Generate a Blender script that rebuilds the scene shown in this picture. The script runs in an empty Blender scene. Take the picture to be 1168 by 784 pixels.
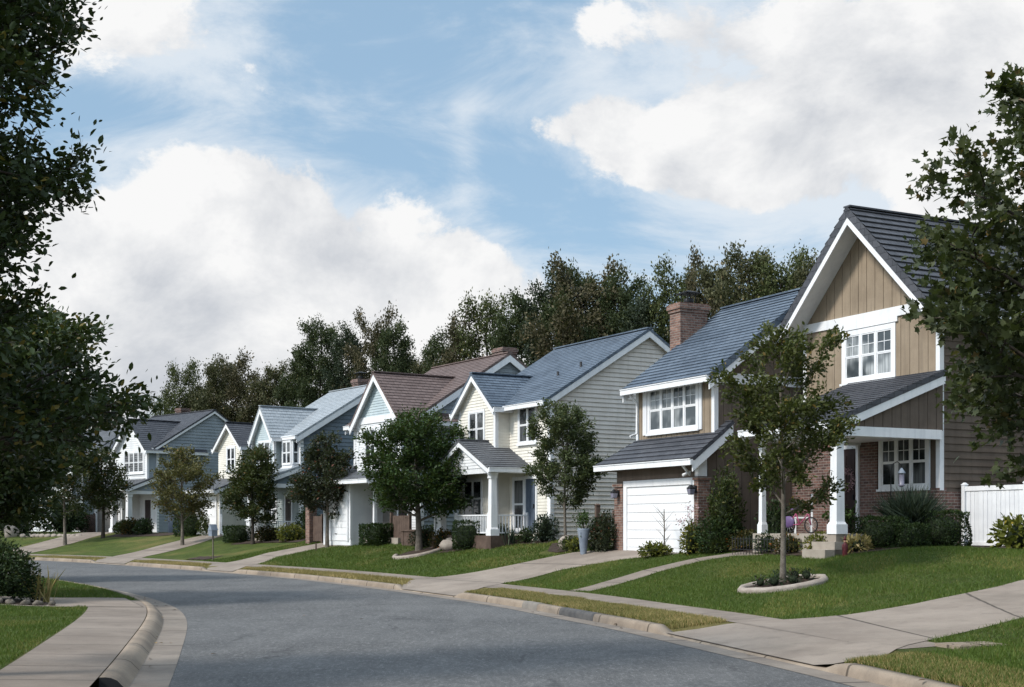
import bpy, math, random
import numpy as np
from mathutils import Vector, Matrix

# ------------------------------------------------------------------ scene
SC = bpy.context.scene
COL = SC.collection
RNG = np.random.default_rng(11)
random.seed(5)

def tag(o, label=None, cat=None, group=None, kind=None):
    if label: o['label'] = label
    if cat: o['category'] = cat
    if group: o['group'] = group
    if kind: o['kind'] = kind
    return o

def empty(name, loc=(0, 0, 0), rz=0.0, label=None, cat=None, group=None):
    o = bpy.data.objects.new(name, None)
    COL.objects.link(o)
    o.location = loc
    o.rotation_euler = (0, 0, rz)
    o.empty_display_size = 0.3
    return tag(o, label, cat, group)

# ------------------------------------------------------------------ node helpers
class NT:
    def __init__(s, tree):
        s.t = tree; s.n = tree.nodes; s.l = tree.links
    def node(s, typ, **kw):
        n = s.n.new(typ)
        for k, v in kw.items(): setattr(n, k, v)
        return n
    def put(s, inp, v):
        if hasattr(v, 'is_output') or isinstance(v, bpy.types.NodeSocket): s.l.new(v, inp)
        elif isinstance(v, (tuple, list)) and inp.type == 'RGBA' and len(v) == 3: inp.default_value = (*v, 1)
        else: inp.default_value = v
    def math(s, op, a, b=None, c=None, clamp=False):
        n = s.node('ShaderNodeMath', operation=op); n.use_clamp = clamp
        s.put(n.inputs[0], a)
        if b is not None: s.put(n.inputs[1], b)
        if c is not None: s.put(n.inputs[2], c)
        return n.outputs[0]
    def vmath(s, op, a, b):
        n = s.node('ShaderNodeVectorMath', operation=op)
        s.put(n.inputs[0], a); s.put(n.inputs[1], b)
        return n.outputs[0]
    def mix(s, f, a, b, blend='MIX'):
        n = s.node('ShaderNodeMix', data_type='RGBA', blend_type=blend)
        s.put(n.inputs[0], f); s.put(n.inputs[6], a); s.put(n.inputs[7], b)
        return n.outputs[2]
    def step(s, v, lo, hi, a=0.0, b=1.0, smooth=True):
        n = s.node('ShaderNodeMapRange'); n.interpolation_type = 'SMOOTHSTEP' if smooth else 'LINEAR'
        s.put(n.inputs[0], v)
        for i, x in zip((1, 2, 3, 4), (lo, hi, a, b)): n.inputs[i].default_value = x
        return n.outputs[0]
    def noise(s, vec, scale, detail=4, rough=.55, dist=0.0):
        n = s.node('ShaderNodeTexNoise')
        if vec is not None: s.l.new(vec, n.inputs['Vector'])
        n.inputs['Scale'].default_value = scale; n.inputs['Detail'].default_value = detail
        n.inputs['Roughness'].default_value = rough; n.inputs['Distortion'].default_value = dist
        return n.outputs[0]
    def mapping(s, vec, scale=(1, 1, 1), loc=(0, 0, 0)):
        n = s.node('ShaderNodeMapping'); s.l.new(vec, n.inputs[0])
        n.inputs['Scale'].default_value = scale; n.inputs['Location'].default_value = loc
        return n.outputs[0]
    def bump(s, h, strength=.3, dist=.02):
        n = s.node('ShaderNodeBump'); s.l.new(h, n.inputs['Height'])
        n.inputs['Strength'].default_value = strength; n.inputs['Distance'].default_value = dist
        return n.outputs[0]

def new_mat(name):
    m = bpy.data.materials.new(name); m.use_nodes = True
    g = NT(m.node_tree)
    bs = g.n['Principled BSDF']
    return m, g, bs

def obj_co(g): return g.node('ShaderNodeTexCoord').outputs['Object']
def uv_co(g): return g.node('ShaderNodeTexCoord').outputs['UV']

def mottled(name, c1, c2, rough=.7, scale=3.0, detail=6, fine=0.0, fine_scale=60, bump=0.0, spec=.3, streak=0.0):
    """painted or natural surface with uneven tone, optional rain streaks and grain"""
    m, g, bs = new_mat(name)
    co = obj_co(g)
    f = g.noise(co, scale, detail, .6)
    f = g.step(f, .3, .7)
    col = g.mix(f, c1, c2)
    if streak > 0:
        st = g.noise(g.mapping(co, (5, 5, .35)), 1.5, 5, .6)
        col = g.mix(g.step(st, .45, .75, 0, streak), col, tuple(x * .55 for x in c1))
    if fine > 0:
        fn = g.noise(co, fine_scale, 3, .7)
        col = g.mix(g.step(fn, .35, .7, 0, fine), col, tuple(x * .4 for x in c1))
    g.put(bs.inputs['Base Color'], col)
    bs.inputs['Roughness'].default_value = rough
    bs.inputs['Specular IOR Level'].default_value = spec
    if bump > 0:
        h = g.noise(co, fine_scale, 4, .7)
        g.put(bs.inputs['Normal'], g.bump(h, bump, .01))
    return m

def leaf_mat(name, c1, c2, c3=None, trans=.25, rough=.5):
    m, g, bs = new_mat(name)
    at = g.node('ShaderNodeAttribute'); at.attribute_name = 'tint'
    t = at.outputs['Fac']
    col = g.mix(g.step(t, 0, .85, 0, 1, False), c1, c2)
    if c3: col = g.mix(g.step(t, .86, .97), col, c3)
    g.put(bs.inputs['Base Color'], col)
    bs.inputs['Roughness'].default_value = rough
    bs.inputs['Specular IOR Level'].default_value = .22
    tr = g.node('ShaderNodeBsdfTranslucent'); g.put(tr.inputs[0], g.mix(.5, col, (.12, .16, .02)))
    mx = g.node('ShaderNodeMixShader'); mx.inputs[0].default_value = trans
    g.l.new(bs.outputs[0], mx.inputs[1]); g.l.new(tr.outputs[0], mx.inputs[2])
    g.l.new(mx.outputs[0], g.n['Material Output'].inputs[0])
    return m

def shingle_mat(name, c1, c2, rough=.5, spec=.5, row=.2, wid=.3):
    m, g, bs = new_mat(name)
    uv = uv_co(g)
    b = g.node('ShaderNodeTexBrick'); g.l.new(uv, b.inputs[0])
    b.inputs['Scale'].default_value = 1; b.inputs['Brick Width'].default_value = wid
    b.inputs['Row Height'].default_value = row; b.inputs['Mortar Size'].default_value = .008
    b.inputs['Color1'].default_value = (0, 0, 0, 1); b.inputs['Color2'].default_value = (1, 1, 1, 1)
    b.inputs['Mortar'].default_value = (0, 0, 0, 1)
    co = obj_co(g)
    big = g.noise(co, .8, 5, .6)
    f = g.math('ADD', g.math('MULTIPLY', b.outputs[0], .55), g.math('MULTIPLY', g.step(big, .3, .7), .45))
    col = g.mix(f, c1, c2)
    fn = g.noise(co, 90, 2, .7)
    col = g.mix(g.step(fn, .4, .75, 0, .5), col, tuple(x * .45 for x in c1))
    col = g.mix(b.outputs['Fac'], col, tuple(x * .3 for x in c1))
    g.put(bs.inputs['Base Color'], col)
    g.put(bs.inputs['Roughness'], g.step(fn, .2, .8, rough - .08, rough + .12))
    bs.inputs['Specular IOR Level'].default_value = spec
    g.put(bs.inputs['Normal'], g.bump(g.math('ADD', fn, g.math('MULTIPLY', b.outputs[0], .6)), .35, .01))
    return m

def brick_mat(name, c1, c2, mortar):
    m, g, bs = new_mat(name)
    b = g.node('ShaderNodeTexBrick'); g.l.new(uv_co(g), b.inputs[0])
    b.inputs['Scale'].default_value = 1; b.inputs['Brick Width'].default_value = .22
    b.inputs['Row Height'].default_value = .078; b.inputs['Mortar Size'].default_value = .011
    b.inputs['Bias'].default_value = 0
    b.inputs['Color1'].default_value = (*c1, 1); b.inputs['Color2'].default_value = (*c2, 1)
    b.inputs['Mortar'].default_value = (*mortar, 1)
    co = obj_co(g)
    n = g.noise(co, 6, 5, .7)
    col = g.mix(g.step(n, .4, .75, 0, .6), b.outputs[0], tuple(x * .35 for x in c1))
    g.put(bs.inputs['Base Color'], col)
    bs.inputs['Roughness'].default_value = .85
    h = g.math('SUBTRACT', g.math('MULTIPLY', g.noise(co, 50, 3, .6), .4), b.outputs['Fac'])
    g.put(bs.inputs['Normal'], g.bump(h, .7, .012))
    return m

def glass_mat(name, dark, curtain, amount):
    """window pane: glossy glass with a dim room or pale curtain folds behind it"""
    m, g, bs = new_mat(name)
    co = uv_co(g)
    w = g.noise(g.mapping(co, (14, .6, 1)), 1.0, 3, .5)
    f = g.step(w, .35, .65, 0, 1)
    big = g.step(g.noise(co, 1.1, 2, .5), .4, .62)
    col = g.mix(g.math('MULTIPLY', g.math('MULTIPLY', big, amount), g.math('ADD', g.math('MULTIPLY', f, .5), .5)), dark, curtain)
    g.put(bs.inputs['Base Color'], col)
    bs.inputs['Roughness'].default_value = .06
    bs.inputs['Specular IOR Level'].default_value = .6
    nz = g.noise(obj_co(g), 1.3, 2, .5)
    g.put(bs.inputs['Normal'], g.bump(nz, .05, .05))
    return m

M = {}
M['white'] = mottled('white_paint', (0.69, 0.7, 0.715), (0.78, 0.78, 0.78), .5, 2, 5, .06, 40, streak=.22)
M['white_vinyl'] = mottled('white_vinyl', (.66, .67, .69), (.76, .77, .78), .45, 2, 5, streak=.26)
M['garage'] = mottled('garage_enamel', (0.72, 0.73, 0.74), (0.79, 0.79, 0.79), .45, 1, 4, streak=.08)
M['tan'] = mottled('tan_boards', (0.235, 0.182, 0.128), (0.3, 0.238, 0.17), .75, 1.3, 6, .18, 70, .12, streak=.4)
M['tan_shade'] = mottled('tan_boards_shaded', (0.105, 0.08, 0.062), (0.145, 0.112, 0.088), .75, 1.3, 6, .2, 70, .12, streak=.4)  # darker copy of the tan; shade of the side walls put into the colour
M['cream'] = mottled('cream_siding', (0.66, 0.625, 0.545), (0.76, 0.725, 0.645), .6, 1.2, 6, .08, 60, .05, streak=.26)
M['cream_side'] = mottled('cream_side_siding', (0.62, 0.565, 0.505), (0.72, 0.665, 0.605), .6, 1.2, 6, .10, 60, .05, streak=.3)  # side-wall version of the cream, slightly darker and pinker
M['paleblue'] = mottled('pale_blue_siding', (0.4, 0.475, 0.5), (0.48, 0.555, 0.575), .6, 1.2, 6, .08, 60, .05, streak=.26)
M['blue'] = mottled('blue_grey_siding', (0.235, 0.27, 0.3), (0.3, 0.34, 0.37), .6, 1.2, 6, .10, 60, .05, streak=.2)
M['slate'] = mottled('slate_blue_siding', (0.115, 0.145, 0.175), (0.155, 0.19, 0.22), .6, 1.2, 6, .12, 60, .05, streak=.2)
M['whitesiding'] = mottled('white_siding', (0.64, 0.65, 0.66), (0.75, 0.76, 0.76), .6, 1.2, 6, .06, 60, .05, streak=.14)
M['sage'] = mottled('grey_green_siding', (0.26, 0.295, 0.29), (0.33, 0.365, 0.36), .6, 1.2, 6, .10, 60, .05, streak=.2)
M['roof_blue'] = shingle_mat('blue_slate_shingles', (0.058, 0.08, 0.11), (0.135, 0.172, 0.22), .5, .42)
M['roof_char'] = shingle_mat('charcoal_shingles', (0.04, 0.042, 0.05), (0.088, 0.09, 0.102), .55, .4)
M['roof_dark'] = shingle_mat('dark_shingles', (0.038, 0.041, 0.05), (0.085, 0.088, 0.1), .55, .4)
M['roof_brown'] = shingle_mat('brown_shingles', (0.11, 0.078, 0.07), (0.19, 0.14, 0.128), .65, .3)
M['roof_grey'] = shingle_mat('pale_grey_shingles', (0.27, 0.3, 0.32), (0.4, 0.43, 0.455), .5, .5)
M['roof_mid'] = shingle_mat('grey_shingles', (0.075, 0.08, 0.088), (0.14, 0.145, 0.155), .5, .45)
M['brick'] = brick_mat('red_brick', (.12, .06, .045), (.27, .145, .105), (.25, .215, .185))
M['brick_dark'] = brick_mat('dark_red_brick', (.07, .038, .033), (.19, .098, .077), (.235, .20, .175))
M['glass_dark'] = glass_mat('dark_window_glass', (.012, .015, .018), (.30, .31, .31), .45)
M['glass_curtain'] = glass_mat('curtained_window_glass', (.05, .06, .065), (.46, .48, .48), .9)
M['black'] = mottled('black_metal', (.012, .012, .014), (.022, .022, .024), .5)
M['darkdoor'] = mottled('dark_door_paint', (.03, .02, .02), (.045, .03, .03), .4)
M['greydoor'] = mottled('taupe_garage_paint', (.16, .15, .14), (.19, .18, .165), .6, streak=.26)
M['concrete'] = mottled('porch_concrete', (.30, .26, .215), (.38, .335, .28), .9, 2.5, 8, .3, 80, .25)
M['bark'] = mottled('grey_bark', (.10, .085, .068), (.20, .175, .145), .95, 6, 8, .5, 45, .7)
M['bark_dark'] = mottled('dark_bark', (.035, .028, .022), (.075, .06, .048), .95, 6, 8, .5, 45, .7)
M['mulch'] = mottled('bark_mulch', (.030, .020, .014), (.075, .05, .036), .95, 14, 8, .6, 60, 1.0)
M['stone'] = mottled('pale_edging_stone', (0.27, 0.225, 0.19), (0.38, 0.33, 0.28), .9, 5, 8, .35, 70, .4)
M['wood_brown'] = mottled('weathered_brown_wood', (.075, .05, .038), (.13, .09, .07), .85, 3, 7, .3, 60, .3, streak=.3)
M['navy'] = mottled('blue_grey_fence_paint', (.07, .09, .125), (.10, .125, .165), .7, 2, 5, streak=.2)
M['vase'] = mottled('blue_grey_glaze', (0.15, 0.18, 0.225), (0.23, 0.265, 0.31), .5, 3, 5)
M['pink'] = mottled('pink_enamel', (0.3, 0.06, 0.13), (0.36, 0.08, 0.16), .35)
M['purple'] = mottled('purple_plastic', (0.09, 0.055, 0.14), (0.12, 0.075, 0.17), .4)
M['red'] = mottled('red_paint', (0.09, 0.016, 0.02), (0.13, 0.022, 0.026), .5)
M['skin'] = mottled('painted_flesh_tone', (.46, .26, .17), (.5, .3, .2), .6)
M['rubber'] = mottled('tyre_rubber', (.015, .015, .016), (.025, .025, .026), .8)
M['leaf_near'] = leaf_mat('dark_evergreen_leaf', (0.012, 0.022, 0.008), (0.044, 0.066, 0.02), (0.13, 0.1, 0.02), .15, .42)
M['leaf_lobed'] = leaf_mat('lobed_leaf', (0.018, 0.028, 0.01), (0.068, 0.08, 0.03), (0.12, 0.085, 0.03), .2, .45)
M['leaf_T1'] = leaf_mat('olive_young_leaf', (0.03, 0.04, 0.012), (0.085, 0.095, 0.026), (0.16, 0.11, 0.03), .25)
M['leaf_T2'] = leaf_mat('greyish_green_leaf', (0.032, 0.048, 0.018), (0.095, 0.115, 0.05), (0.14, 0.14, 0.05), .2)
M['leaf_T3'] = leaf_mat('deep_green_leaf', (0.014, 0.032, 0.009), (0.045, 0.078, 0.018), (0.08, 0.1, 0.025), .2)
M['leaf_T4'] = leaf_mat('purple_green_leaf', (0.016, 0.023, 0.012), (0.046, 0.052, 0.028), (0.12, 0.045, 0.025), .15)
M['leaf_T5'] = leaf_mat('mid_green_leaf', (0.018, 0.03, 0.01), (0.062, 0.072, 0.022), (0.14, 0.08, 0.02), .2)
M['leaf_T6'] = leaf_mat('olive_brown_leaf', (0.055, 0.055, 0.02), (0.15, 0.135, 0.05), (0.2, 0.12, 0.04), .2)
M['leaf_far'] = leaf_mat('far_brown_green_leaf', (0.032, 0.038, 0.018), (0.1, 0.098, 0.045), (0.15, 0.12, 0.055), .12, .7)
M['leaf_far2'] = leaf_mat('far_deep_green_leaf', (0.02, 0.032, 0.013), (0.064, 0.082, 0.033), (0.11, 0.11, 0.045), .12, .7)
M['leaf_far3'] = leaf_mat('far_yellow_green_leaf', (0.026, 0.036, 0.012), (0.085, 0.1, 0.034), (0.14, 0.13, 0.045), .12, .7)
M['leaf_far4'] = leaf_mat('far_blue_green_leaf', (.016, .026, .016), (.05, .066, .038), (.08, .09, .05), .12, .7)
M['leaf_far5'] = leaf_mat('far_brown_leaf', (0.038, 0.036, 0.02), (0.11, 0.095, 0.05), (0.16, 0.12, 0.06), .12, .7)
M['leaf_hedge'] = leaf_mat('clipped_hedge_leaf', (0.01, 0.022, 0.007), (0.035, 0.06, 0.018), (0.06, 0.08, 0.025), .12)
M['leaf_shrub'] = leaf_mat('shrub_leaf', (.018, .032, .010), (.065, .08, .022), (.11, .10, .03), .2)
M['leaf_yellow'] = leaf_mat('yellow_green_leaf', (.06, .075, .012), (.17, .17, .03), (.30, .22, .03), .25)
M['leaf_orange'] = leaf_mat('rust_flower_leaf', (.03, .035, .012), (.09, .07, .02), (.32, .11, .02), .2)
M['leaf_spiky'] = leaf_mat('spiky_blade', (.012, .022, .016), (.05, .07, .045), (.10, .12, .08), .1)
M['blossom'] = leaf_mat('pale_pink_blossom', (.34, .20, .24), (.52, .36, .38), None, .2)
M['grass_blade'] = leaf_mat('grass_blade', (0.042, 0.076, 0.012), (0.105, 0.158, 0.028), (0.22, 0.2, 0.06), .3)
M['grass_dry'] = leaf_mat('dry_grass_blade', (0.15, 0.13, 0.04), (0.38, 0.3, 0.125), (0.5, 0.36, 0.17), .3)
M['dead_leaf'] = leaf_mat('fallen_leaf', (.04, .022, .012), (.14, .075, .03), (.25, .16, .05), .1)
M['hedge_core'] = mottled('shaded_inner_leaves', (.006, .011, .004), (.022, .034, .012), .9, 14, 6, .5, 40, 1.0)  # solid core, coloured dark to stand in for shade inside the foliage
M['lamp_glass'] = mottled('frosted_lamp_glass', (.17, .165, .21), (.22, .215, .27), .3)

def grass_ground(name, c1, c2, dry, dryamt):
    m, g, bs = new_mat(name)
    co = obj_co(g)
    f = g.step(g.noise(co, 1.3, 8, .65), .3, .7)
    col = g.mix(f, c1, c2)
    d = g.step(g.noise(co, .35, 6, .6), .45, .72, 0, dryamt)
    col = g.mix(d, col, dry)
    fn = g.noise(g.mapping(co, (1, 1, 1)), 38, 5, .75)
    col = g.mix(g.step(fn, .35, .65, .55, 0), col, tuple(x * .3 for x in c1))
    g.put(bs.inputs['Base Color'], col)
    bs.inputs['Roughness'].default_value = .9; bs.inputs['Specular IOR Level'].default_value = .15
    g.put(bs.inputs['Normal'], g.bump(fn, 1.0, .05))
    return m
M['lawn'] = grass_ground('lawn_turf', (.058, .084, .017), (.108, .138, .03), (.235, .19, .07), .75)
M['verge'] = grass_ground('dry_verge_turf', (.12, .115, .03), (.22, .185, .065), (.36, .265, .12), .9)

def asphalt_mat():
    m, g, bs = new_mat('worn_asphalt')
    co = obj_co(g)
    big = g.step(g.noise(co, .22, 6, .6), .3, .7)
    mid = g.step(g.noise(g.mapping(co, (1.6, .5, 1)), .9, 6, .6), .35, .7)
    col = g.mix(big, (.066, .066, .066), (.10, .099, .097))
    col = g.mix(g.math('MULTIPLY', mid, .5), col, (.135, .133, .13))
    gr = g.noise(g.mapping(co, (2.0, .55, 1)), 5.5, 10, .95)
    col = g.mix(g.step(gr, .5, .64, 0, .7), col, (.215, .212, .205))
    col = g.mix(g.step(gr, .36, .49, .75, 0), col, (.05, .05, .05))
    trk = g.step(g.noise(g.mapping(co, (1.1, .09, 1), (.3, 0, 0)), 1.2, 5, .6), .5, .68, 0, .22)
    col = g.mix(trk, col, (.06, .06, .061))
    sp = g.math('ADD', g.math('MULTIPLY', g.noise(g.mapping(co, (1, .3, 1)), 20, 6, .9), .6), g.math('MULTIPLY', g.noise(co, 60, 2, .8), .4))
    col = g.mix(g.step(sp, .53, .66, 0, .85), col, (.36, .355, .345))
    col = g.mix(g.step(sp, .34, .48, .9, 0), col, (.032, .035, .04))
    v = g.node('ShaderNodeTexVoronoi'); v.feature = 'DISTANCE_TO_EDGE'
    g.l.new(g.vmath('ADD', co, g.mapping(co, (0, 0, 0))), v.inputs['Vector'])
    wob = g.node('ShaderNodeTexNoise'); g.l.new(co, wob.inputs[0]); wob.inputs['Scale'].default_value = 1.2; wob.inputs['Detail'].default_value = 6
    g.l.new(g.vmath('ADD', co, wob.outputs['Color']), v.inputs['Vector'])
    v.inputs['Scale'].default_value = .33
    cr = g.step(v.outputs['Distance'], .0, .018, 1, 0)
    cm = g.step(g.noise(co, .5, 3, .5), .44, .6)
    col = g.mix(g.math('MULTIPLY', g.math('MULTIPLY', cr, cm), .5), col, (.03, .03, .032))
    st = g.step(g.noise(co, .75, 4, .7, .6), .66, .76, 0, .25)
    col = g.mix(st, col, (.045, .045, .048))
    g.put(bs.inputs['Base Color'], col)
    g.put(bs.inputs['Roughness'], g.step(sp, .2, .8, .75, .95))
    bs.inputs['Specular IOR Level'].default_value = .25
    g.put(bs.inputs['Normal'], g.bump(sp, .5, .012))
    return m
M['asphalt'] = asphalt_mat()

def paving_mat(name, c1, c2, stain, joint=1.5, dark=.5):
    """cast concrete; expansion joints every `joint` metres along the UV u axis"""
    m, g, bs = new_mat(name)
    co = obj_co(g); uv = uv_co(g)
    f = g.step(g.noise(co, .7, 8, .65), .3, .7)
    col = g.mix(f, c1, c2)
    s2 = g.step(g.noise(co, .45, 6, .65, .5), .48, .70, 0, dark)
    col = g.mix(s2, col, stain)
    s3 = g.step(g.noise(co, 2.6, 7, .7, .3), .5, .74, 0, .45)
    col = g.mix(s3, col, tuple(x * .62 for x in c1))
    fn = g.noise(co, 75, 4, .75)
    col = g.mix(g.step(fn, .3, .5, .45, 0), col, tuple(x * .5 for x in c1))
    sx = g.node('ShaderNodeSeparateXYZ'); g.l.new(uv, sx.inputs[0])
    wv = g.math('ADD', sx.outputs[0], g.math('MULTIPLY', g.noise(co, 3, 3, .6), .03))
    fr = g.math('FRACT', g.math('DIVIDE', wv, joint))
    e = g.math('MINIMUM', fr, g.math('SUBTRACT', 1.0, fr))
    j = g.step(e, .006, .016, 1, 0)
    col = g.mix(g.math('MULTIPLY', j, .85), col, tuple(x * .25 for x in c1))
    g.put(bs.inputs['Base Color'], col)
    bs.inputs['Roughness'].default_value = .88; bs.inputs['Specular IOR Level'].default_value = .25
    h = g.math('SUBTRACT', g.math('MULTIPLY', fn, .5), j)
    g.put(bs.inputs['Normal'], g.bump(h, .35, .01))
    return m
M['walk'] = paving_mat('sidewalk_concrete', (0.178, 0.145, 0.118), (0.25, 0.207, 0.17), (.15, .125, .10))
M['drive'] = paving_mat('driveway_concrete', (0.205, 0.167, 0.136), (0.285, 0.238, 0.195), (.155, .13, .105), 3.2, .55)
M['kerb'] = paving_mat('kerb_concrete', (0.2, 0.158, 0.12), (0.31, 0.25, 0.19), (.115, .10, .085), 2.4, .75)
M['gutter'] = paving_mat('gutter_concrete', (0.172, 0.143, 0.118), (0.25, 0.213, 0.177), (.12, .105, .09), 3.0, .6)

M['kerb_dark'] = mottled('tar_stained_kerb', (.05, .05, .052), (.10, .095, .09), .85, 3, 6, .3, 60, .2)
M['kerb_grey'] = mottled('grey_kerb_repair', (.17, .155, .135), (.24, .215, .185), .88, 3, 6, .3, 60, .2)

# ------------------------------------------------------------------ mesh builder
class MB:
    def __init__(s):
        s.v = []; s.f = []; s.uv = []; s.sm = []
    def pt(s, p):
        s.v.append((p[0], p[1], p[2])); return len(s.v) - 1
    def face(s, pts, uv=None, smooth=False):
        s.f.append([s.pt(p) for p in pts]); s.uv.append(uv); s.sm.append(smooth)
    def hexa(s, c):
        """c: 8 corners, bottom loop 0-3 and top loop 4-7"""
        for q in ((3, 2, 1, 0), (4, 5, 6, 7), (0, 1, 5, 4), (1, 2, 6, 5), (2, 3, 7, 6), (3, 0, 4, 7)):
            s.face([c[i] for i in q])
    def box(s, x0, x1, y0, y1, z0, z1):
        s.hexa([(x0, y0, z0), (x1, y0, z0), (x1, y1, z0), (x0, y1, z0), (x0, y0, z1), (x1, y0, z1), (x1, y1, z1), (x0, y1, z1)])
    def fbox(s, fr, s0, s1, z0, z1, n0, n1):
        s.hexa([fr(s0, z0, n1), fr(s1, z0, n1), fr(s1, z0, n0), fr(s0, z0, n0), fr(s0, z1, n1), fr(s1, z1, n1), fr(s1, z1, n0), fr(s0, z1, n0)])
    def frustum(s, cx, cy, z0, z1, a0, a1, b0=None, b1=None):
        b0 = a0 if b0 is None else b0; b1 = a1 if b1 is None else b1
        s.hexa([(cx - a0, cy - b0, z0), (cx + a0, cy - b0, z0), (cx + a0, cy + b0, z0), (cx - a0, cy + b0, z0),
                (cx - a1, cy - b1, z1), (cx + a1, cy - b1, z1), (cx + a1, cy + b1, z1), (cx - a1, cy + b1, z1)])
    def beam(s, p0, p1, w, h0, h1, up=(0, 0, 1)):
        """bar from p0 to p1, w wide, spanning h0..h1 along up"""
        p0, p1, up = Vector(p0), Vector(p1), Vector(up)
        d = (p1 - p0).normalized(); side = d.cross(up).normalized() * (w / 2)
        s.hexa([p0 - side + up * h0, p0 + side + up * h0, p1 + side + up * h0, p1 - side + up * h0,
                p0 - side + up * h1, p0 + side + up * h1, p1 + side + up * h1, p1 - side + up * h1])
    def tube(s, path, radii, n=8, cap=True):
        path = [Vector(p) for p in path]
        rings = []
        ref = Vector((.31, .17, .93))
        for i, p in enumerate(path):
            d = (path[min(i + 1, len(path) - 1)] - path[max(i - 1, 0)]).normalized()
            a = d.cross(ref)
            if a.length < 1e-3: a = d.cross(Vector((1, 0, 0)))
            a.normalize(); b = d.cross(a)
            r = radii[i] if hasattr(radii, '__len__') else radii
            rings.append([s.pt(p + (a * math.cos(2 * math.pi * k / n) + b * math.sin(2 * math.pi * k / n)) * r) for k in range(n)])
        for r0, r1 in zip(rings, rings[1:]):
            for k in range(n):
                s.f.append([r0[k], r0[(k + 1) % n], r1[(k + 1) % n], r1[k]]); s.uv.append(None); s.sm.append(True)
        if cap:
            for r in (rings[0][::-1], rings[-1]):
                s.f.append(list(r)); s.uv.append(None); s.sm.append(False)
    def lathe(s, cx, cy, prof, n=16):
        rings = [[s.pt((cx + r * math.cos(2 * math.pi * k / n), cy + r * math.sin(2 * math.pi * k / n), z)) for k in range(n)] for r, z in prof]
        for r0, r1 in zip(rings, rings[1:]):
            for k in range(n):
                s.f.append([r0[k], r0[(k + 1) % n], r1[(k + 1) % n], r1[k]]); s.uv.append(None); s.sm.append(True)
        for r in (rings[0][::-1], rings[-1]):
            s.f.append(list(r)); s.uv.append(None); s.sm.append(False)
    def blob(s, c, rad, seed=0, n=14, m=9, rough=.18):
        rr = random.Random(seed); ph = [rr.uniform(0, 6) for _ in range(6)]
        idx = []
        for i in range(m + 1):
            th = math.pi * i / m; row = []
            for k in range(n):
                a = 2 * math.pi * k / n
                w = 1 + rough * (math.sin(2 * a + ph[0]) * math.sin(th + ph[1]) + .6 * math.sin(3 * a + ph[2] + 2 * th) + .4 * math.sin(5 * a + ph[3] + 4 * th))
                row.append(s.pt((c[0] + rad[0] * w * math.sin(th) * math.cos(a), c[1] + rad[1] * w * math.sin(th) * math.sin(a), c[2] + rad[2] * w * math.cos(th))))
            idx.append(row)
        for i in range(m):
            for k in range(n):
                s.f.append([idx[i][k], idx[i + 1][k], idx[i + 1][(k + 1) % n], idx[i][(k + 1) % n]]); s.uv.append(None); s.sm.append(True)
    def build(s, name, mat, parent=None, label=None):
        me = bpy.data.meshes.new(name)
        me.from_pydata(s.v, [], s.f)
        uvl = me.uv_layers.new(name='UVMap')
        data = np.zeros((len(me.loops), 2), np.float32)
        vs = s.v; li = 0
        for f, uv in zip(s.f, s.uv):
            if uv is not None:
                for q in uv: data[li] = q; li += 1
            else:
                a, b, c = Vector(vs[f[0]]), Vector(vs[f[1]]), Vector(vs[f[2]])
                nn = (b - a).cross(c - b); ax, ay, az = abs(nn.x), abs(nn.y), abs(nn.z)
                for i in f:
                    p = vs[i]
                    data[li] = (p[0], p[1]) if az >= ax and az >= ay else ((p[1], p[2]) if ax > ay else (p[0], p[2])); li += 1
        uvl.data.foreach_set('uv', data.ravel())
        me.polygons.foreach_set('use_smooth', s.sm)
        me.materials.append(mat); me.update()
        o = bpy.data.objects.new(name, me); COL.objects.link(o)
        if parent is not None: o.parent = parent
        if label: o['label'] = label
        return o

def mesh_arrays(name, verts, faces, mat, parent=None, tint=None, smooth=False, uv=None):
    verts = np.asarray(verts, np.float32); faces = np.asarray(faces, np.int32)
    me = bpy.data.meshes.new(name)
    me.vertices.add(len(verts)); me.vertices.foreach_set('co', verts.ravel())
    k = faces.shape[1]
    me.loops.add(faces.size); me.loops.foreach_set('vertex_index', faces.ravel())
    me.polygons.add(len(faces)); me.polygons.foreach_set('loop_start', np.arange(0, faces.size, k, dtype=np.int32))
    if smooth: me.polygons.foreach_set('use_smooth', np.ones(len(faces), bool))
    if tint is not None:
        at = me.attributes.new('tint', 'FLOAT', 'FACE'); at.data.foreach_set('value', np.asarray(tint, np.float32))
    if uv is not None:
        l = me.uv_layers.new(name='UVMap'); l.data.foreach_set('uv', np.asarray(uv, np.float32)[faces.ravel()].ravel())
    me.update(calc_edges=True); me.validate()
    me.materials.append(mat)
    o = bpy.data.objects.new(name, me); COL.objects.link(o)
    if parent is not None: o.parent = parent
    return o
# ------------------------------------------------------------------ lie of the land

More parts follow.
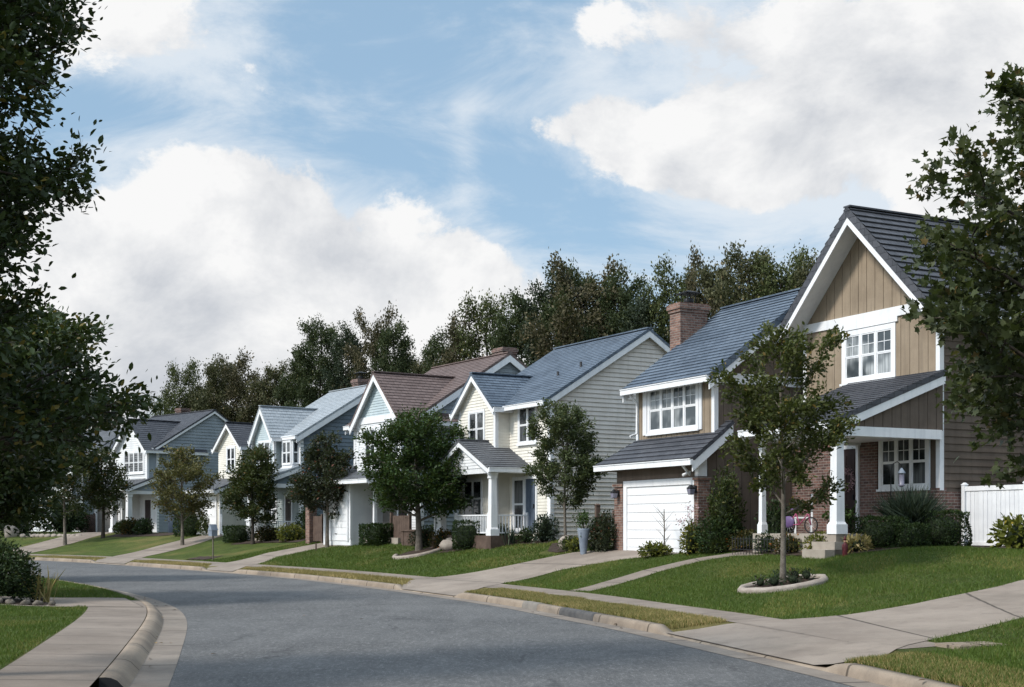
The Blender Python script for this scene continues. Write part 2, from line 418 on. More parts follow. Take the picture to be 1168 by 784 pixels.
def catmull(P, step=0.5):
    P=[np.array(p,float) for p in P]; out=[]
    Q=[2*P[0]-P[1]]+P+[2*P[-1]-P[-2]]
    for i in range(1,len(Q)-2):
        a,b,c,d=Q[i-1],Q[i],Q[i+1],Q[i+2]
        n=max(2,int(np.linalg.norm(c-b)/step))
        for k in range(n):
            t=k/n
            out.append(.5*((2*b)+(-a+c)*t+(2*a-5*b+4*c-d)*t*t+(-a+3*b-3*c+d)*t**3))
    out.append(P[-1]); A=np.array(out)
    # smooth
    for _ in range(12):
        A[1:-1]=.25*A[:-2]+.5*A[1:-1]+.25*A[2:]
    return A
RIGHT=catmull([(40,-120),(14,-40),(8.9,-10),(6.3,4),(4.05,15.5),(3.62,17.4),(2.87,20.2),(1.87,24.15),(.85,27.1),(-.1,30.3),(-1.95,34.8),(-3.6,38.5),(-5.25,41.9),(-6.95,45.3),(-9.1,49.1),(-12.1,53.6),(-15.3,58.2),(-19,63.4),(-23,68.6),(-28.3,74),(-36,79.5),(-50,87),(-80,102),(-160,140),(-320,210)])
LEFT=catmull([(32,-124),(6,-42),(.8,-10),(-1.7,4),(-4.05,15.5),(-4.9,19.4),(-6.02,24.4),(-6.85,27.6),(-7.85,30.7),(-9.25,34),(-11.2,38),(-13.3,41.6),(-15.2,44.7),(-18.1,49),(-21.5,54.3),(-25,59.3),(-28.9,64.2),(-33.8,69),(-41,73.3),(-54,80),(-84,95),(-164,132),(-324,203)])
def frame(C):
    T=np.gradient(C,axis=0); T/=np.linalg.norm(T,axis=1)[:,None]
    return T
RT=frame(RIGHT); RN=np.stack([RT[:,1],-RT[:,0]],1)     # to the right of travel
LT=frame(LEFT);  LN=np.stack([-LT[:,1],LT[:,0]],1)
def sm(t): t=np.clip(t,0,1); return t*t*(3-2*t)
PAD_Y=[-120,10,20,25,28,31,34.3,38,44,52,64,70,77,100,220]
PAD_Z=[1.0,1.0,1.05,1.3,1.36,1.36,1.12,1.2,1.38,1.38,1.32,1.5,1.45,1.45,1.45]
PAD_D=[14,14,13.5,12,10,9.2,8.0,8.2,9,9.3,10,11,12,12,12]
# driveway aprons on the right curb: curb-Y ranges
APR=[(17.2,22.7),(34.8,38.6),(53.0,55.4),(63.6,67.0),(73.2,76.5)]
def apron(y):
    y=np.asarray(y,float); a=np.zeros_like(y)
    for lo,hi in APR:
        a=np.maximum(a,sm((y-lo+.5)/.5)*sm((hi+.5-y)/.5))
    return a
GUT,CURB,VERGE,WALK=.40,.60,1.72,2.62
def z_right(cy,d):
    a=apron(cy); d=np.asarray(d,float)
    top=.15-.115*a
    zp=np.interp(cy,PAD_Y,PAD_Z); D=np.interp(cy,PAD_Y,PAD_D)
    z=np.where(d<GUT,.0+0*d,0)
    z=np.where(d>=GUT,top,z)
    z=np.where(d>CURB,top+(.2-top)*np.clip((d-CURB)/(VERGE-CURB),0,1),z)
    z=np.where(d>VERGE,.2+.04*np.clip((d-VERGE)/(WALK-VERGE),0,1),z)
    t=np.clip((d-WALK)/(D-WALK),0,1)
    lawn=.24+(zp-.24)*(.45*t+.55*sm(t))
    z=np.where(d>WALK,lawn,z)
    return z
def z_left(cy,d):
    d=np.asarray(d,float)
    z=np.where(d<.45,0,.15)
    z=np.where(d>.75,.15+.04*np.clip((d-.75)/1.2,0,1),z)
    z=np.where(d>1.95,.19+.5*sm((d-1.95)/9),z)
    return z
def near(C,N,x,y):
    dx=x-C[:,0]; dy=y-C[:,1]; i=int(np.argmin(dx*dx+dy*dy))
    T=np.array([-N[i,1],N[i,0]])
    off=dx[i]*N[i,0]+dy[i]*N[i,1]
    return i,math.copysign(math.hypot(dx[i],dy[i]),off) if abs(off)<1e-9 else off
def ground(x,y):
    i,d=near(RIGHT,RN,x,y)
    if d>0: return float(z_right(RIGHT[i,1],d))
    j,e=near(LEFT,LN,x,y)
    if e>0: return float(z_left(LEFT[j,1],e))
    return 0.0

# ------------------------------------------------------------------ ground sheets
def arclen(C):
    return np.concatenate([[0], np.cumsum(np.linalg.norm(np.diff(C, axis=0), axis=1))])
RS, LS = arclen(RIGHT), arclen(LEFT)

def refine(C, S, lo, hi, step):
    s = np.arange(lo, hi + 1e-6, step)
    return np.stack([np.interp(s, S, C[:, 0]), np.interp(s, S, C[:, 1])], 1), s
def side_strip(name, C, N, S, ds, zf, mat, sel=None, kind='structure', zoff=0.0, build=True):
    """sheet running along curve C, one column per offset in ds (metres away from the road edge)"""
    idx = np.arange(len(C)) if sel is None else np.where(sel)[0]
    P = []; U = []
    for d in ds:
        z = zf(C[idx, 1], np.full(len(idx), d)) + zoff
        P.append(np.column_stack([C[idx] + N[idx] * d, z])); U.append(np.column_stack([S[idx], np.full(len(idx), d)]))
    n = len(idx); V = np.concatenate(P); U = np.concatenate(U)
    F = []
    for a in range(len(ds) - 1):
        i = np.arange(n - 1)
        F.append(np.column_stack([a * n + i, (a + 1) * n + i, (a + 1) * n + i + 1, a * n + i + 1]))
    F = np.concatenate(F)
    if C is LEFT or len(C) and N is LNf: F = F[:, ::-1]
    o = mesh_arrays(name, V, F, mat, None, uv=U, smooth=True)
    return tag(o, kind=kind)

# finer curves for the meshes
RF, RFS = refine(RIGHT, RS, 0, RS[-1], .25)
LF, LFS = refine(LEFT, LS, 0, LS[-1], .25)
RTf = frame(RF); RNf = np.stack([RTf[:, 1], -RTf[:, 0]], 1)
LTf = frame(LF); LNf = np.stack([-LTf[:, 1], LTf[:, 0]], 1)
nearR = (RF[:, 1] > -20) & (RF[:, 1] < 115)

# road: rows across from the left edge to the right edge
t = np.linspace(0, 1, 500)
A = np.stack([np.interp(t, LS / LS[-1], LEFT[:, 0]), np.interp(t, LS / LS[-1], LEFT[:, 1])], 1)
B = []
for p, q in zip(A, frame(A)):
    n = np.array([q[1], -q[0]]); B.append(p + n * 7.6)
B = np.stack([np.interp(t, RS / RS[-1], RIGHT[:, 0]), np.interp(t, RS / RS[-1], RIGHT[:, 1])], 1)
rows = []
for k in np.linspace(-.02, 1.02, 15):
    c = .02 * (1 - (2 * k - 1) ** 2) if 0 <= k <= 1 else 0
    rows.append(np.column_stack([A + (B - A) * k, np.full(len(t), c - .004)]))
V = np.concatenate(rows); n = len(t); i = np.arange(n - 1)
F = np.concatenate([np.column_stack([a * n + i, (a + 1) * n + i, (a + 1) * n + i + 1, a * n + i + 1]) for a in range(14)])
tag(mesh_arrays('road', V, F, M['asphalt'], smooth=True), kind='structure')

# right side: gutter, kerb, verge, pavement, lawn
side_strip('gutter', RF, RNf, RFS, [0, .2, GUT + .004], lambda cy, d: np.where(d < .3, .003, .003), M['gutter'])
def kerb_profile(cy, k):
    top = .15 - .115 * apron(cy)
    prof = {0: (GUT, 0.0), 1: (GUT + .015, .55), 2: (GUT + .035, .88), 3: (GUT + .065, 1.0), 4: (CURB + .004, 1.02), 5: (CURB + .004, .2)}
    return prof[k][0], top * prof[k][1]
def kerb_mesh(name, C, N, S, cols, flip):
    P = []; U = []
    for off, z in cols:
        P.append(np.column_stack([C + N * off, z])); U.append(np.column_stack([S, np.full(len(C), off)]))
    n = len(C); i = np.arange(n - 1)
    F = np.concatenate([np.column_stack([a * n + i, (a + 1) * n + i, (a + 1) * n + i + 1, a * n + i + 1]) for a in range(len(cols) - 1)])
    if flip: F = F[:, ::-1]
    return tag(mesh_arrays(name, np.concatenate(P), F, M['kerb'], uv=np.concatenate(U), smooth=False), kind='structure')
kerb_mesh('kerb', RF, RNf, RFS, [(kerb_profile(RF[:, 1], k)[0], kerb_profile(RF[:, 1], k)[1]) for k in range(6)], False)
for lo, hi, mt in ((26.15, 27.9, 'kerb_dark'), (29.3, 30.4, 'kerb_grey'), (24.3, 24.36, 'kerb_dark'), (28.55, 28.61, 'kerb_dark'), (31.9, 31.96, 'kerb_dark')):
    sl_ = (RF[:, 1] >= lo - .13) & (RF[:, 1] <= hi + .13); q = RF[sl_]
    if len(q) < 2: continue
    cols = [(kerb_profile(q[:, 1], k)[0] - .004, kerb_profile(q[:, 1], k)[1] + .004) for k in range(5)]
    P = [np.column_stack([q + RNf[sl_] * o_, z_]) for o_, z_ in cols]; n = len(q); i = np.arange(n - 1)
    F = np.concatenate([np.column_stack([a * n + i, (a + 1) * n + i, (a + 1) * n + i + 1, a * n + i + 1]) for a in range(4)])
    if hi - lo > .1: tag(mesh_arrays('kerb_patch', np.concatenate(P), F, M[mt]), kind='structure')
side_strip('verge', RF, RNf, RFS, list(np.linspace(CURB, VERGE + .02, 6)), z_right, M['verge'], zoff=-.004)
side_strip('sidewalk', RF, RNf, RFS, [VERGE, VERGE + .45, WALK], z_right, M['walk'], sel=RF[:, 1] > 17.6, zoff=.004)
side_strip('verge', RF, RNf, RFS, [VERGE, VERGE + .45, WALK + .01], z_right, M['lawn'], sel=RF[:, 1] < 17.8, zoff=-.002)
side_strip('lawn', RF, RNf, RFS, [WALK + .002] + list(np.arange(3, 15, .5)) + [16, 20, 30, 45, 80, 160, 500], z_right, M['lawn'])

# left side: gutter, rolled kerb, pavement, lawn
side_strip('gutter', LF, LNf, LFS, [0, .25, .46], lambda cy, d: 0 * d + .003, M['gutter'])
sel = (LF[:, 1] > 15.05)
C2, N2, S2 = LF[sel], LNf[sel], LFS[sel]
o = np.ones(len(C2))
kerb_mesh('kerb', C2, N2, S2, [(.45, .0 * o), (.50, .05 * o), (.56, .115 * o), (.63, .148 * o), (.69, .156 * o), (.76, .156 * o), (.765, .05 * o)], True)
k0 = MB(); p, q = C2[0], N2[0]
k0.face([(p[0] + q[0] * a, p[1] + q[1] * a, z) for a, z in ((.45, 0), (.50, .05), (.56, .115), (.63, .148), (.69, .156), (.76, .156), (.765, 0))])
tag(k0.build('kerb_end', M['rubber']), kind='structure')
side_strip('sidewalk', LF, LNf, LFS, [.775, 1.2, 1.95], z_left, M['walk'], sel=LF[:, 1] < 31.2, zoff=.004)
side_strip('sidewalk_apron', LF, LNf, LFS, [.45, .76], lambda cy, d: 0 * d + .03, M['gutter'], sel=LF[:, 1] < 15.06)
side_strip('lawn', LF, LNf, LFS, [1.93] + list(np.arange(2.5, 11, .75)), z_left, M['lawn'], zoff=0.0)
side_strip('verge', LF, LNf, LFS, [.75, 1.3, 1.95], z_left, M['lawn'], sel=LF[:, 1] > 31, zoff=-.002)
inner = LF + LNf * 10.75
far = np.column_stack([np.full(len(LF), -420.), np.linspace(-420, 420, len(LF))])
rows = [np.column_stack([inner + (far - inner) * k, np.full(len(LF), .69)]) for k in (0, .05, .2, 1)]
V = np.concatenate(rows); n = len(LF); i = np.arange(n - 1)
F = np.concatenate([np.column_stack([a * n + i, (a + 1) * n + i, (a + 1) * n + i + 1, a * n + i + 1]) for a in range(3)])
tag(mesh_arrays('lawn', V, F, M['lawn'], smooth=True), kind='structure')
tag(mesh_arrays('ground', [(-900, -900, -.25), (900, -900, -.25), (900, 900, -.25), (-900, 900, -.25)], [[0, 1, 2, 3]], M['lawn']), kind='structure')

def resample(P, n):
    P = np.array(P, float); S = arclen(P); s = np.linspace(0, S[-1], n)
    return np.stack([np.interp(s, S, P[:, 0]), np.interp(s, S, P[:, 1])], 1)
PAVED = []          # plan polygons kept free of grass
def drape(name, L, R, mat, n=28, m=9, off=.012, label=None, lift=None):
    """paved sheet laid on the ground between two plan lines"""
    PAVED.append(np.array(list(map(tuple, L)) + list(map(tuple, R))[::-1], float))
    if name == 'driveway':
        L, R = list(L), list(R)
        for Q in (L, R):
            i, d = near(RIGHT, RN, *Q[0]); Q[0] = tuple(RIGHT[i] + RN[i] * .43)
    L = resample(L, n); R = resample(R, n); V = []; U = []
    for i in range(n):
        for k in range(m):
            p = L[i] + (R[i] - L[i]) * k / (m - 1)
            V.append((p[0], p[1], ground(p[0], p[1]) + off)); U.append((i * arclen(L)[-1] / (n - 1), k * .5))
    F = [[i * m + k, i * m + k + 1, (i + 1) * m + k + 1, (i + 1) * m + k] for i in range(n - 1) for k in range(m - 1)]
    o = mesh_arrays(name, V, F, mat, uv=U, smooth=True)
    return tag(o, label, kind='structure')

drape('driveway', [(2.95, 22.9), (3.75, 23.0), (4.66, 23.15), (5.94, 23.4), (10, 25.7), (16, 29.1), (24, 33.6)],
      [(4.32, 17.15), (5.0, 17.6), (5.5, 18.4), (6.7, 19.7), (8.3, 21.3), (14.3, 24.8), (22.3, 29.3)], M['drive'], 44, 13)
drape('driveway', [(-3.1, 38.75), (-3.2, 41.0), (-2.51, 42.2), (-.3, 42.5), (2.0, 42.7), (3.2, 41.9)],
      [(-1.35, 34.95), (-.75, 36.4), (-.3, 37.6), (1.4, 39.0), (3.2, 38.7), (5.2, 37.75)], M['drive'], 34, 11)
drape('front_path', [(1.45, 33.5), (2.4, 34.65), (3.5, 35.55), (5.0, 36.05), (6.2, 35.95), (7.1, 35.3)],
      [(1.95, 32.9), (2.9, 33.85), (3.9, 34.7), (5.1, 35.2), (5.9, 35.05), (6.5, 34.1)], M['walk'], 34, 5)
drape('driveway', [(-13.0, 55.2), (-13.3, 58.3), (-11.6, 62.0), (-8.9, 62.6), (-8.0, 61.2)],
      [(-11.4, 53.6), (-11.0, 56.5), (-10.6, 59.3), (-8.3, 60.5), (-6.7, 59.1)], M['drive'], 30, 9)
drape('driveway', [(-21.2, 67.4), (-21.5, 71.5), (-19.9, 75.2), (-17.4, 78.7)],
      [(-18.7, 64.2), (-19.2, 69.3), (-17.4, 72.6), (-16.1, 77.3)], M['drive'], 26, 9)
drape('driveway', [(-30.2, 76.6), (-31.5, 80.5), (-29.8, 86), (-28.4, 92.2)],
      [(-27.5, 74.1), (-28.7, 78.6), (-27.4, 82.6), (-26.1, 89.9)], M['drive'], 26, 9)
drape('front_path', [(-4.1, 51.6), (-3.0, 53.6), (-2.4, 54.4)], [(-3.2, 51.0), (-2.2, 52.9), (-1.5, 53.6)], M['walk'], 12, 4)
# cross path on the left leaving the pavement
drape('side_path', [(-7.9, 28.2), (-9.2, 27.6), (-12, 27.3), (-20, 27.0)], [(-9.3, 31.6), (-10.4, 31.1), (-13, 30.7), (-20, 30.2)], M['drive'], 30, 9)

# ------------------------------------------------------------------ grass
def inside(poly, x, y):
    c = np.zeros(len(x), bool); j = len(poly) - 1
    for i in range(len(poly)):
        xi, yi = poly[i]; xj, yj = poly[j]
        hit = ((yi > y) != (yj > y)) & (x < (xj - xi) * (y - yi) / (yj - yi + 1e-12) + xi)
        c ^= hit; j = i
    return c
BEDS = []           # (x, y, radius) left bare
def grass(name, C, N, S, cylo, cyhi, dlo, dhi, zf, count, h, w, mat, edge=0.0):
    ok = np.where((C[:, 1] >= cylo) & (C[:, 1] <= cyhi))[0]
    k = RNG.choice(ok, count); f = RNG.random(count)
    k2 = np.minimum(k + 1, len(C) - 1)
    d = dlo + (dhi - dlo) * RNG.random(count)
    P = C[k] * (1 - f)[:, None] + C[k2] * f[:, None]; NN = N[k] * (1 - f)[:, None] + N[k2] * f[:, None]
    xy = P + NN * d[:, None]
    keep = np.ones(count, bool)
    jx, jy = RNG.normal(0, .035, count), RNG.normal(0, .035, count)
    for poly in PAVED: keep &= ~inside(poly, xy[:, 0] + jx, xy[:, 1] + jy)
    for bx, by, br in BEDS: keep &= np.hypot(xy[:, 0] - bx, xy[:, 1] - by) > br
    cy = P[:, 1]
    if dlo < VERGE and C is RF: keep &= apron(cy) < .6
    keep &= (xy[:, 1] > 10)
    xy = xy[keep]; z = zf(cy[keep], d[keep]); n = len(xy)
    a = RNG.random(n) * 2 * math.pi; hh = h * (.5 + .9 * RNG.random(n)); ww = w * (.7 + .6 * RNG.random(n))
    la = RNG.random(n) * 2 * math.pi; lean = hh * (.2 + .7 * RNG.random(n))
    bx, by = np.cos(a) * ww / 2, np.sin(a) * ww / 2
    V = np.empty((n, 3, 3)); V[:, 0] = np.column_stack([xy[:, 0] - bx, xy[:, 1] - by, z - .01]); V[:, 1] = np.column_stack([xy[:, 0] + bx, xy[:, 1] + by, z - .01])
    V[:, 2] = np.column_stack([xy[:, 0] + np.cos(la) * lean, xy[:, 1] + np.sin(la) * lean, z + hh])
    # patches of drier turf
    pt = .5 + .5 * np.sin(xy[:, 0] * 1.7 + 1.3 * np.sin(xy[:, 1] * .9)) * np.sin(xy[:, 1] * 1.1 + np.sin(xy[:, 0] * .7))
    p2 = .5 + .5 * np.sin(xy[:, 0] * .63 + 2 * np.sin(xy[:, 1] * .41)) * np.cos(xy[:, 1] * .52 + np.sin(xy[:, 0] * 1.9))
    dry = (p2 > .78) & (RNG.random(n) < .35) | (RNG.random(n) < .04)
    tint = np.where(dry, .9 + .1 * RNG.random(n), np.clip(RNG.random(n) * .55 + .25 * pt + .15 * p2, 0, .86))
    V[:, 2, 2] -= .35 * hh * (pt < .3)
    return tag(mesh_arrays(name, V.reshape(-1, 3), np.arange(3 * n).reshape(-1, 3), mat, tint=tint), kind='stuff')

# ------------------------------------------------------------------ house kit (local axes: x along the front, y to the back, z up)
def front(y):  return lambda s, z, n=0.0: (s, y - n, z)
def back(y):   return lambda s, z, n=0.0: (s, y + n, z)
def rside(x):  return lambda s, z, n=0.0: (x + n, s, z)
def lside(x):  return lambda s, z, n=0.0: (x - n, s, z)

def clip(poly, ax, lo, hi):
    for val, sgn in ((lo, 1), (hi, -1)):
        out = []
        for i in range(len(poly)):
            a, b = poly[i], poly[(i + 1) % len(poly)]
            da, db = sgn * (a[ax] - val), sgn * (b[ax] - val)
            if da >= 0: out.append(a)
            if (da > 0 and db < 0) or (da < 0 and db > 0):
                t = da / (da - db); out.append((a[0] + (b[0] - a[0]) * t, a[1] + (b[1] - a[1]) * t))
        poly = out
        if len(poly) < 3: return []
    return poly

def courses(mb, fr, poly, pitch=.115, out=.02, base=.002, ax=1):
    """overlapping lap boards (ax=1) cut to a convex wall outline"""
    lo = min(p[1] for p in poly); hi = max(p[1] for p in poly)
    z = lo
    while z < hi - 1e-4:
        q = clip(poly, 1, z, min(z + pitch, hi))
        if q:
            f = lambda p: base + out * (1 - (p[1] - z) / pitch)
            mb.face([fr(p[0], p[1], f(p)) for p in q], [(p[0], p[1]) for p in q])
            b = [p for p in q if abs(p[1] - z) < 1e-5]
            if len(b) >= 2:
                s0, s1 = min(p[0] for p in b), max(p[0] for p in b)
                mb.face([fr(s0, z, 0), fr(s1, z, 0), fr(s1, z, base + out), fr(s0, z, base + out)])
        z += pitch

def boards(mb, fr, poly, width=.3, gap=.018, out=.022):
    """upright boards with grooves between them"""
    lo = min(p[0] for p in poly); hi = max(p[0] for p in poly)
    mb.face([fr(p[0], p[1], 0) for p in poly])
    s = lo
    while s < hi - 1e-4:
        q = clip(poly, 0, s + gap / 2, min(s + width - gap / 2, hi))
        if q:
            mb.face([fr(p[0], p[1], out) for p in q], [(p[0], p[1]) for p in q])
            for a, b in zip(q, q[1:] + q[:1]):
                mb.face([fr(a[0], a[1], 0), fr(b[0], b[1], 0), fr(b[0], b[1], out), fr(a[0], a[1], out)])
        s += width

def plain(mb, fr, poly, n=0.0):
    mb.face([fr(p[0], p[1], n) for p in poly])

def roof_slope(R, T, pts, edges='', pitch=.2, step=.022, board=.2, slab=.085):
    pts = [Vector(p) for p in pts]; ed = list(edges)
    n = (pts[1] - pts[0]).cross(pts[-1] - pts[0])
    if n.z < 0:
        pts = [pts[1], pts[0]] + pts[2:][::-1]
        ed = [{'a': 'b', 'b': 'a'}.get(e, e) for e in ed]
        n = (pts[1] - pts[0]).cross(pts[-1] - pts[0])
    n.normalize(); O = pts[0]; U = (pts[1] - pts[0]).normalized(); Vv = n.cross(U)
    poly = [((p - O).dot(U), (p - O).dot(Vv)) for p in pts]
    fr = lambda s, t, k=0.0: O + U * s + Vv * t + n * k
    top = max(p[1] for p in poly); z = 0.0
    while z < top - 1e-4:
        q = clip(poly, 1, z, min(z + pitch, top))
        if q:
            f = lambda p: .004 + step * (1 - (p[1] - z) / pitch)
            R.face([fr(p[0], p[1], f(p)) for p in q], [(p[0], p[1]) for p in q])
            b = [p for p in q if abs(p[1] - z) < 1e-5]
            if len(b) >= 2:
                s0, s1 = min(p[0] for p in b), max(p[0] for p in b)
                R.face([fr(s0, z, -.05 if z == 0 else 0), fr(s1, z, -.05 if z == 0 else 0), fr(s1, z, .004 + step), fr(s0, z, .004 + step)])
        z += pitch
    for a, b in zip(poly, poly[1:] + poly[:1]):        # dark slab edge
        R.face([fr(a[0], a[1], -slab), fr(b[0], b[1], -slab), fr(b[0], b[1], .014), fr(a[0], a[1], .014)])
    T.face([fr(p[0], p[1], -slab - .004) for p in poly][::-1])  # soffit
    k = len(pts)
    if 'e' in ed:
        a, b = pts[0], pts[1]
        d = U; outw = Vector((Vv.x, Vv.y, 0)); outw = -outw.normalized() if outw.length > 0 else Vector((0, 0, 0))
        o = a + outw * .055
        for (z0, z1, w) in ((-.2, -.035, .09),):
            T.beam(a + outw * .045 + Vector((0, 0, 0)), b + outw * .045, w, z0, z1)
        T.beam(a + outw * .10, b + outw * .10, .02, -.045, -.018)
    for key, (i, j) in (('a', (0, k - 1)), ('b', (1, 2))):
        if key in ed:
            inw = U * (.03 if key == 'a' else -.03)
            T.beam(pts[i] + inw, pts[j] + inw, .045, (-slab - board) / max(n.z, .5), (-slab - .006) / max(n.z, .5))

def gable_roof(R, T, axis, A0, A1, zE, zR, B0, B1, ovA=.3, ovB0=.3, ovB1=.3, rakes='01', lift=.1, **kw):
    """pitched roof over a plan A0..A1 wide, ridge running B0..B1 along `axis`"""
    mk = (lambda a, b, z: (a, b, z)) if axis == 'y' else (lambda a, b, z: (b, a, z))
    c = (A0 + A1) / 2; p = (zR - zE) / ((A1 - A0) / 2)
    b0, b1 = B0 - ovB0, B1 + ovB1; zl = zE - ovA * p + lift; zr = zR + lift
    ed = 'e' + ('a' if '0' in rakes else '') + ('b' if '1' in rakes else '')
    roof_slope(R, T, [mk(A0 - ovA, b0, zl), mk(A0 - ovA, b1, zl), mk(c, b1, zr), mk(c, b0, zr)], ed, **kw)
    roof_slope(R, T, [mk(A1 + ovA, b0, zl), mk(A1 + ovA, b1, zl), mk(c, b1, zr), mk(c, b0, zr)], ed, **kw)
    R.beam(mk(c, b0 - .01, zr), mk(c, b1 + .01, zr), .26, -.01, .035)   # ridge cap

class House:
    def __init__(s, name, loc, h, label):
        s.root = empty(name, loc, math.radians(h - 90), label, 'house')
        s.mb = {}; s.spec = {}
    def m(s, name, mat):
        k = (name, mat)
        if k not in s.mb: s.mb[k] = MB()
        return s.mb[k]
    def finish(s):
        for (name, mat), mb in s.mb.items():
            if mb.f: mb.build(name, M[mat], s.root)
    def window(s, fr, s0, s1, z0, z1, cols=2, split=True, muntin=(0, 0), glass='glass_dark', trim=.1, mat='white', sill=True, upper_only=True):
        W = MB(); S = MB(); P = MB()
        for a in ((s0 - trim, s0, z0 - trim, z1 + trim), (s1, s1 + trim, z0 - trim, z1 + trim), (s0, s1, z1, z1 + trim), (s0, s1, z0 - trim, z0)):
            W.fbox(fr, *a, .0, .055)
        if sill: W.fbox(fr, s0 - trim - .04, s1 + trim + .04, z0 - trim - .03, z0 - trim + .03, .056, .10)
        w = (s1 - s0) / cols; t = .035
        for c in range(cols):
            a, b = s0 + c * w, s0 + (c + 1) * w
            if c: W.fbox(fr, a - .035, a + .035, z0, z1, .0, .052)
            a += .035 if c else 0; b -= .035 if c < cols - 1 else 0
            zm = (z0 + z1) / 2
            for (za, zb, n0) in (((z0, zm, .028), (zm, z1, .036)) if split else ((z0, z1, .03),)):
                for q in ((a, a + t, za, zb), (b - t, b, za, zb), (a + t, b - t, za, za + t), (a + t, b - t, zb - t, zb)):
                    S.fbox(fr, *q, .024, n0 + .008)
                if muntin[0] and (not upper_only or za >= zm - .01 or not split):
                    for i in range(1, muntin[0]):
                        x = a + (b - a) * i / muntin[0]; S.fbox(fr, x - .009, x + .009, za + t, zb - t, .0262, n0 - .001)
                    for i in range(1, muntin[1]):
                        y = za + (zb - za) * i / muntin[1]; S.fbox(fr, a + t, b - t, y - .009, y + .009, .0265, n0 - .002)
            P.face([fr(a, z0, .025), fr(b, z0, .025), fr(b, z1, .025), fr(a, z1, .025)])
        wo = W.build('window', M[mat], s.root)
        S.build('sash', M[mat], wo); P.build('pane', M[glass], wo)
        return wo
    def door(s, fr, s0, s1, z0, z1, mat='darkdoor', lite=False):
        D = MB(); T = MB(); Hn = MB()
        D.fbox(fr, s0, s1, z0, z1, .0, .03)
        w = s1 - s0
        for za, zb in ((z0 + .15, z0 + .75), (z0 + .9, z1 - .2)):
            for a, b in ((s0 + .1 * w, s0 + .45 * w), (s0 + .55 * w, s0 + .9 * w)): D.fbox(fr, a, b, za, zb, .031, .045)
        d = D.build('door', M[mat], s.root)
        for q in ((s0 - .1, s0, z0, z1 + .1), (s1, s1 + .1, z0, z1 + .1), (s0, s1, z1, z1 + .1)): T.fbox(fr, *q, 0, .06)
        T.build('door_frame', M['white'], d)
        Hn.fbox(fr, s1 - .12, s1 - .08, z0 + .9, z0 + 1.05, .046, .085); Hn.build('handle', M['black'], d)
    def garage(s, fr, s0, s1, z0, z1, mat='garage', n=4, case=.18, casemat='white'):
        D = MB(); T = MB()
        h = (z1 - z0) / n
        for k in range(n):
            D.fbox(fr, s0, s1, z0 + k * h + .006, z0 + (k + 1) * h - .006, .0, .03)
            c = 4; w = (s1 - s0) / c
            for i in range(c if n < 4 else 0): D.fbox(fr, s0 + i * w + .06, s0 + (i + 1) * w - .06, z0 + k * h + .08, z0 + (k + 1) * h - .08, .0302, .036)
        D.fbox(fr, s0, s1, z0, z1, -.02, .0)
        d = D.build('garage_door', M[mat], s.root)
        for q in ((s0 - case, s0, z0, z1 + case), (s1, s1 + case, z0, z1 + case), (s0, s1, z1, z1 + case)): T.fbox(fr, *q, 0, .07)
        T.build('garage_door_frame', M[casemat], d)
        hb = MB(); hb.fbox(fr, (s0 + s1) / 2 - .1, (s0 + s1) / 2 + .1, z0 + .3, z0 + .33, .037, .06); hb.build('handle', M['black'], d)
    def column(s, x, y, z0, z1, a=.11, taper=.85, mat='white'):
        c = MB()
        c.box(x - a * 1.5, x + a * 1.5, y - a * 1.5, y + a * 1.5, z0, z0 + .24)
        c.frustum(x, y, z0 + .24, z0 + .30, a * 1.35, a * 1.15)
        c.frustum(x, y, z0 + .30, z1 - .2, a * 1.08, a * taper)
        c.frustum(x, y, z1 - .2, z1 - .14, a * 1.2, a * 1.2); c.frustum(x, y, z1 - .14, z1, a * 1.0, a * 1.35)
        return c.build('porch_column', M[mat], s.root)
    def railing(s, p0, p1, z0, h=.8, mat='white', post=True):
        r = MB(); p0, p1 = Vector((*p0, z0)), Vector((*p1, z0)); d = p1 - p0; L = d.length
        r.beam(p0, p1, .07, h - .05, h); r.beam(p0, p1, .05, .08, .13)
        k = max(2, int(L / .125))
        for i in range(k + 1):
            q = p0 + d * (i / k); r.box(q.x - .018, q.x + .018, q.y - .018, q.y + .018, z0 + .13, z0 + h - .05)
        if post:
            for q in (p0, p1): r.box(q.x - .05, q.x + .05, q.y - .05, q.y + .05, z0, z0 + h + .08)
        return r.build('porch_railing', M[mat], s.root)
    def chimney(s, x0, x1, y0, y1, z0, z1, mat='brick', cap=True):
        c = MB(); c.box(x0, x1, y0, y1, z0, z1 - .3); c.box(x0 - .04, x1 + .04, y0 - .04, y1 + .04, z1 - .3, z1 - .2)
        c.box(x0 - .08, x1 + .08, y0 - .08, y1 + .08, z1 - .2, z1 - .06); c.box(x0 - .03, x1 + .03, y0 - .03, y1 + .03, z1 - .06, z1)
        o = c.build('chimney', M[mat], s.root)
        if cap:
            xc, yc = (x0 + x1) / 2, (y0 + y1) / 2; f = MB()
            f.lathe(xc, yc, [(.16, z1 - .01), (.16, z1 + .18), (.13, z1 + .2)], 12)
            for a in (-.16, .16):
                for b in (-.16, .16): f.box(xc + a - .012, xc + a + .012, yc + b - .012, yc + b + .012, z1, z1 + .34)
            f.frustum(xc, yc, z1 + .34, z1 + .37, .3, .3); f.frustum(xc, yc, z1 + .37, z1 + .45, .28, .05)
            f.build('flue_cap', M['black'], o)
        return o
    def foundation(s, x0, x1, y0, y1, mat='concrete'):
        s.m('foundation', mat).box(x0 + .01, x1 - .01, y0 + .01, y1 - .01, -1.0, .06)
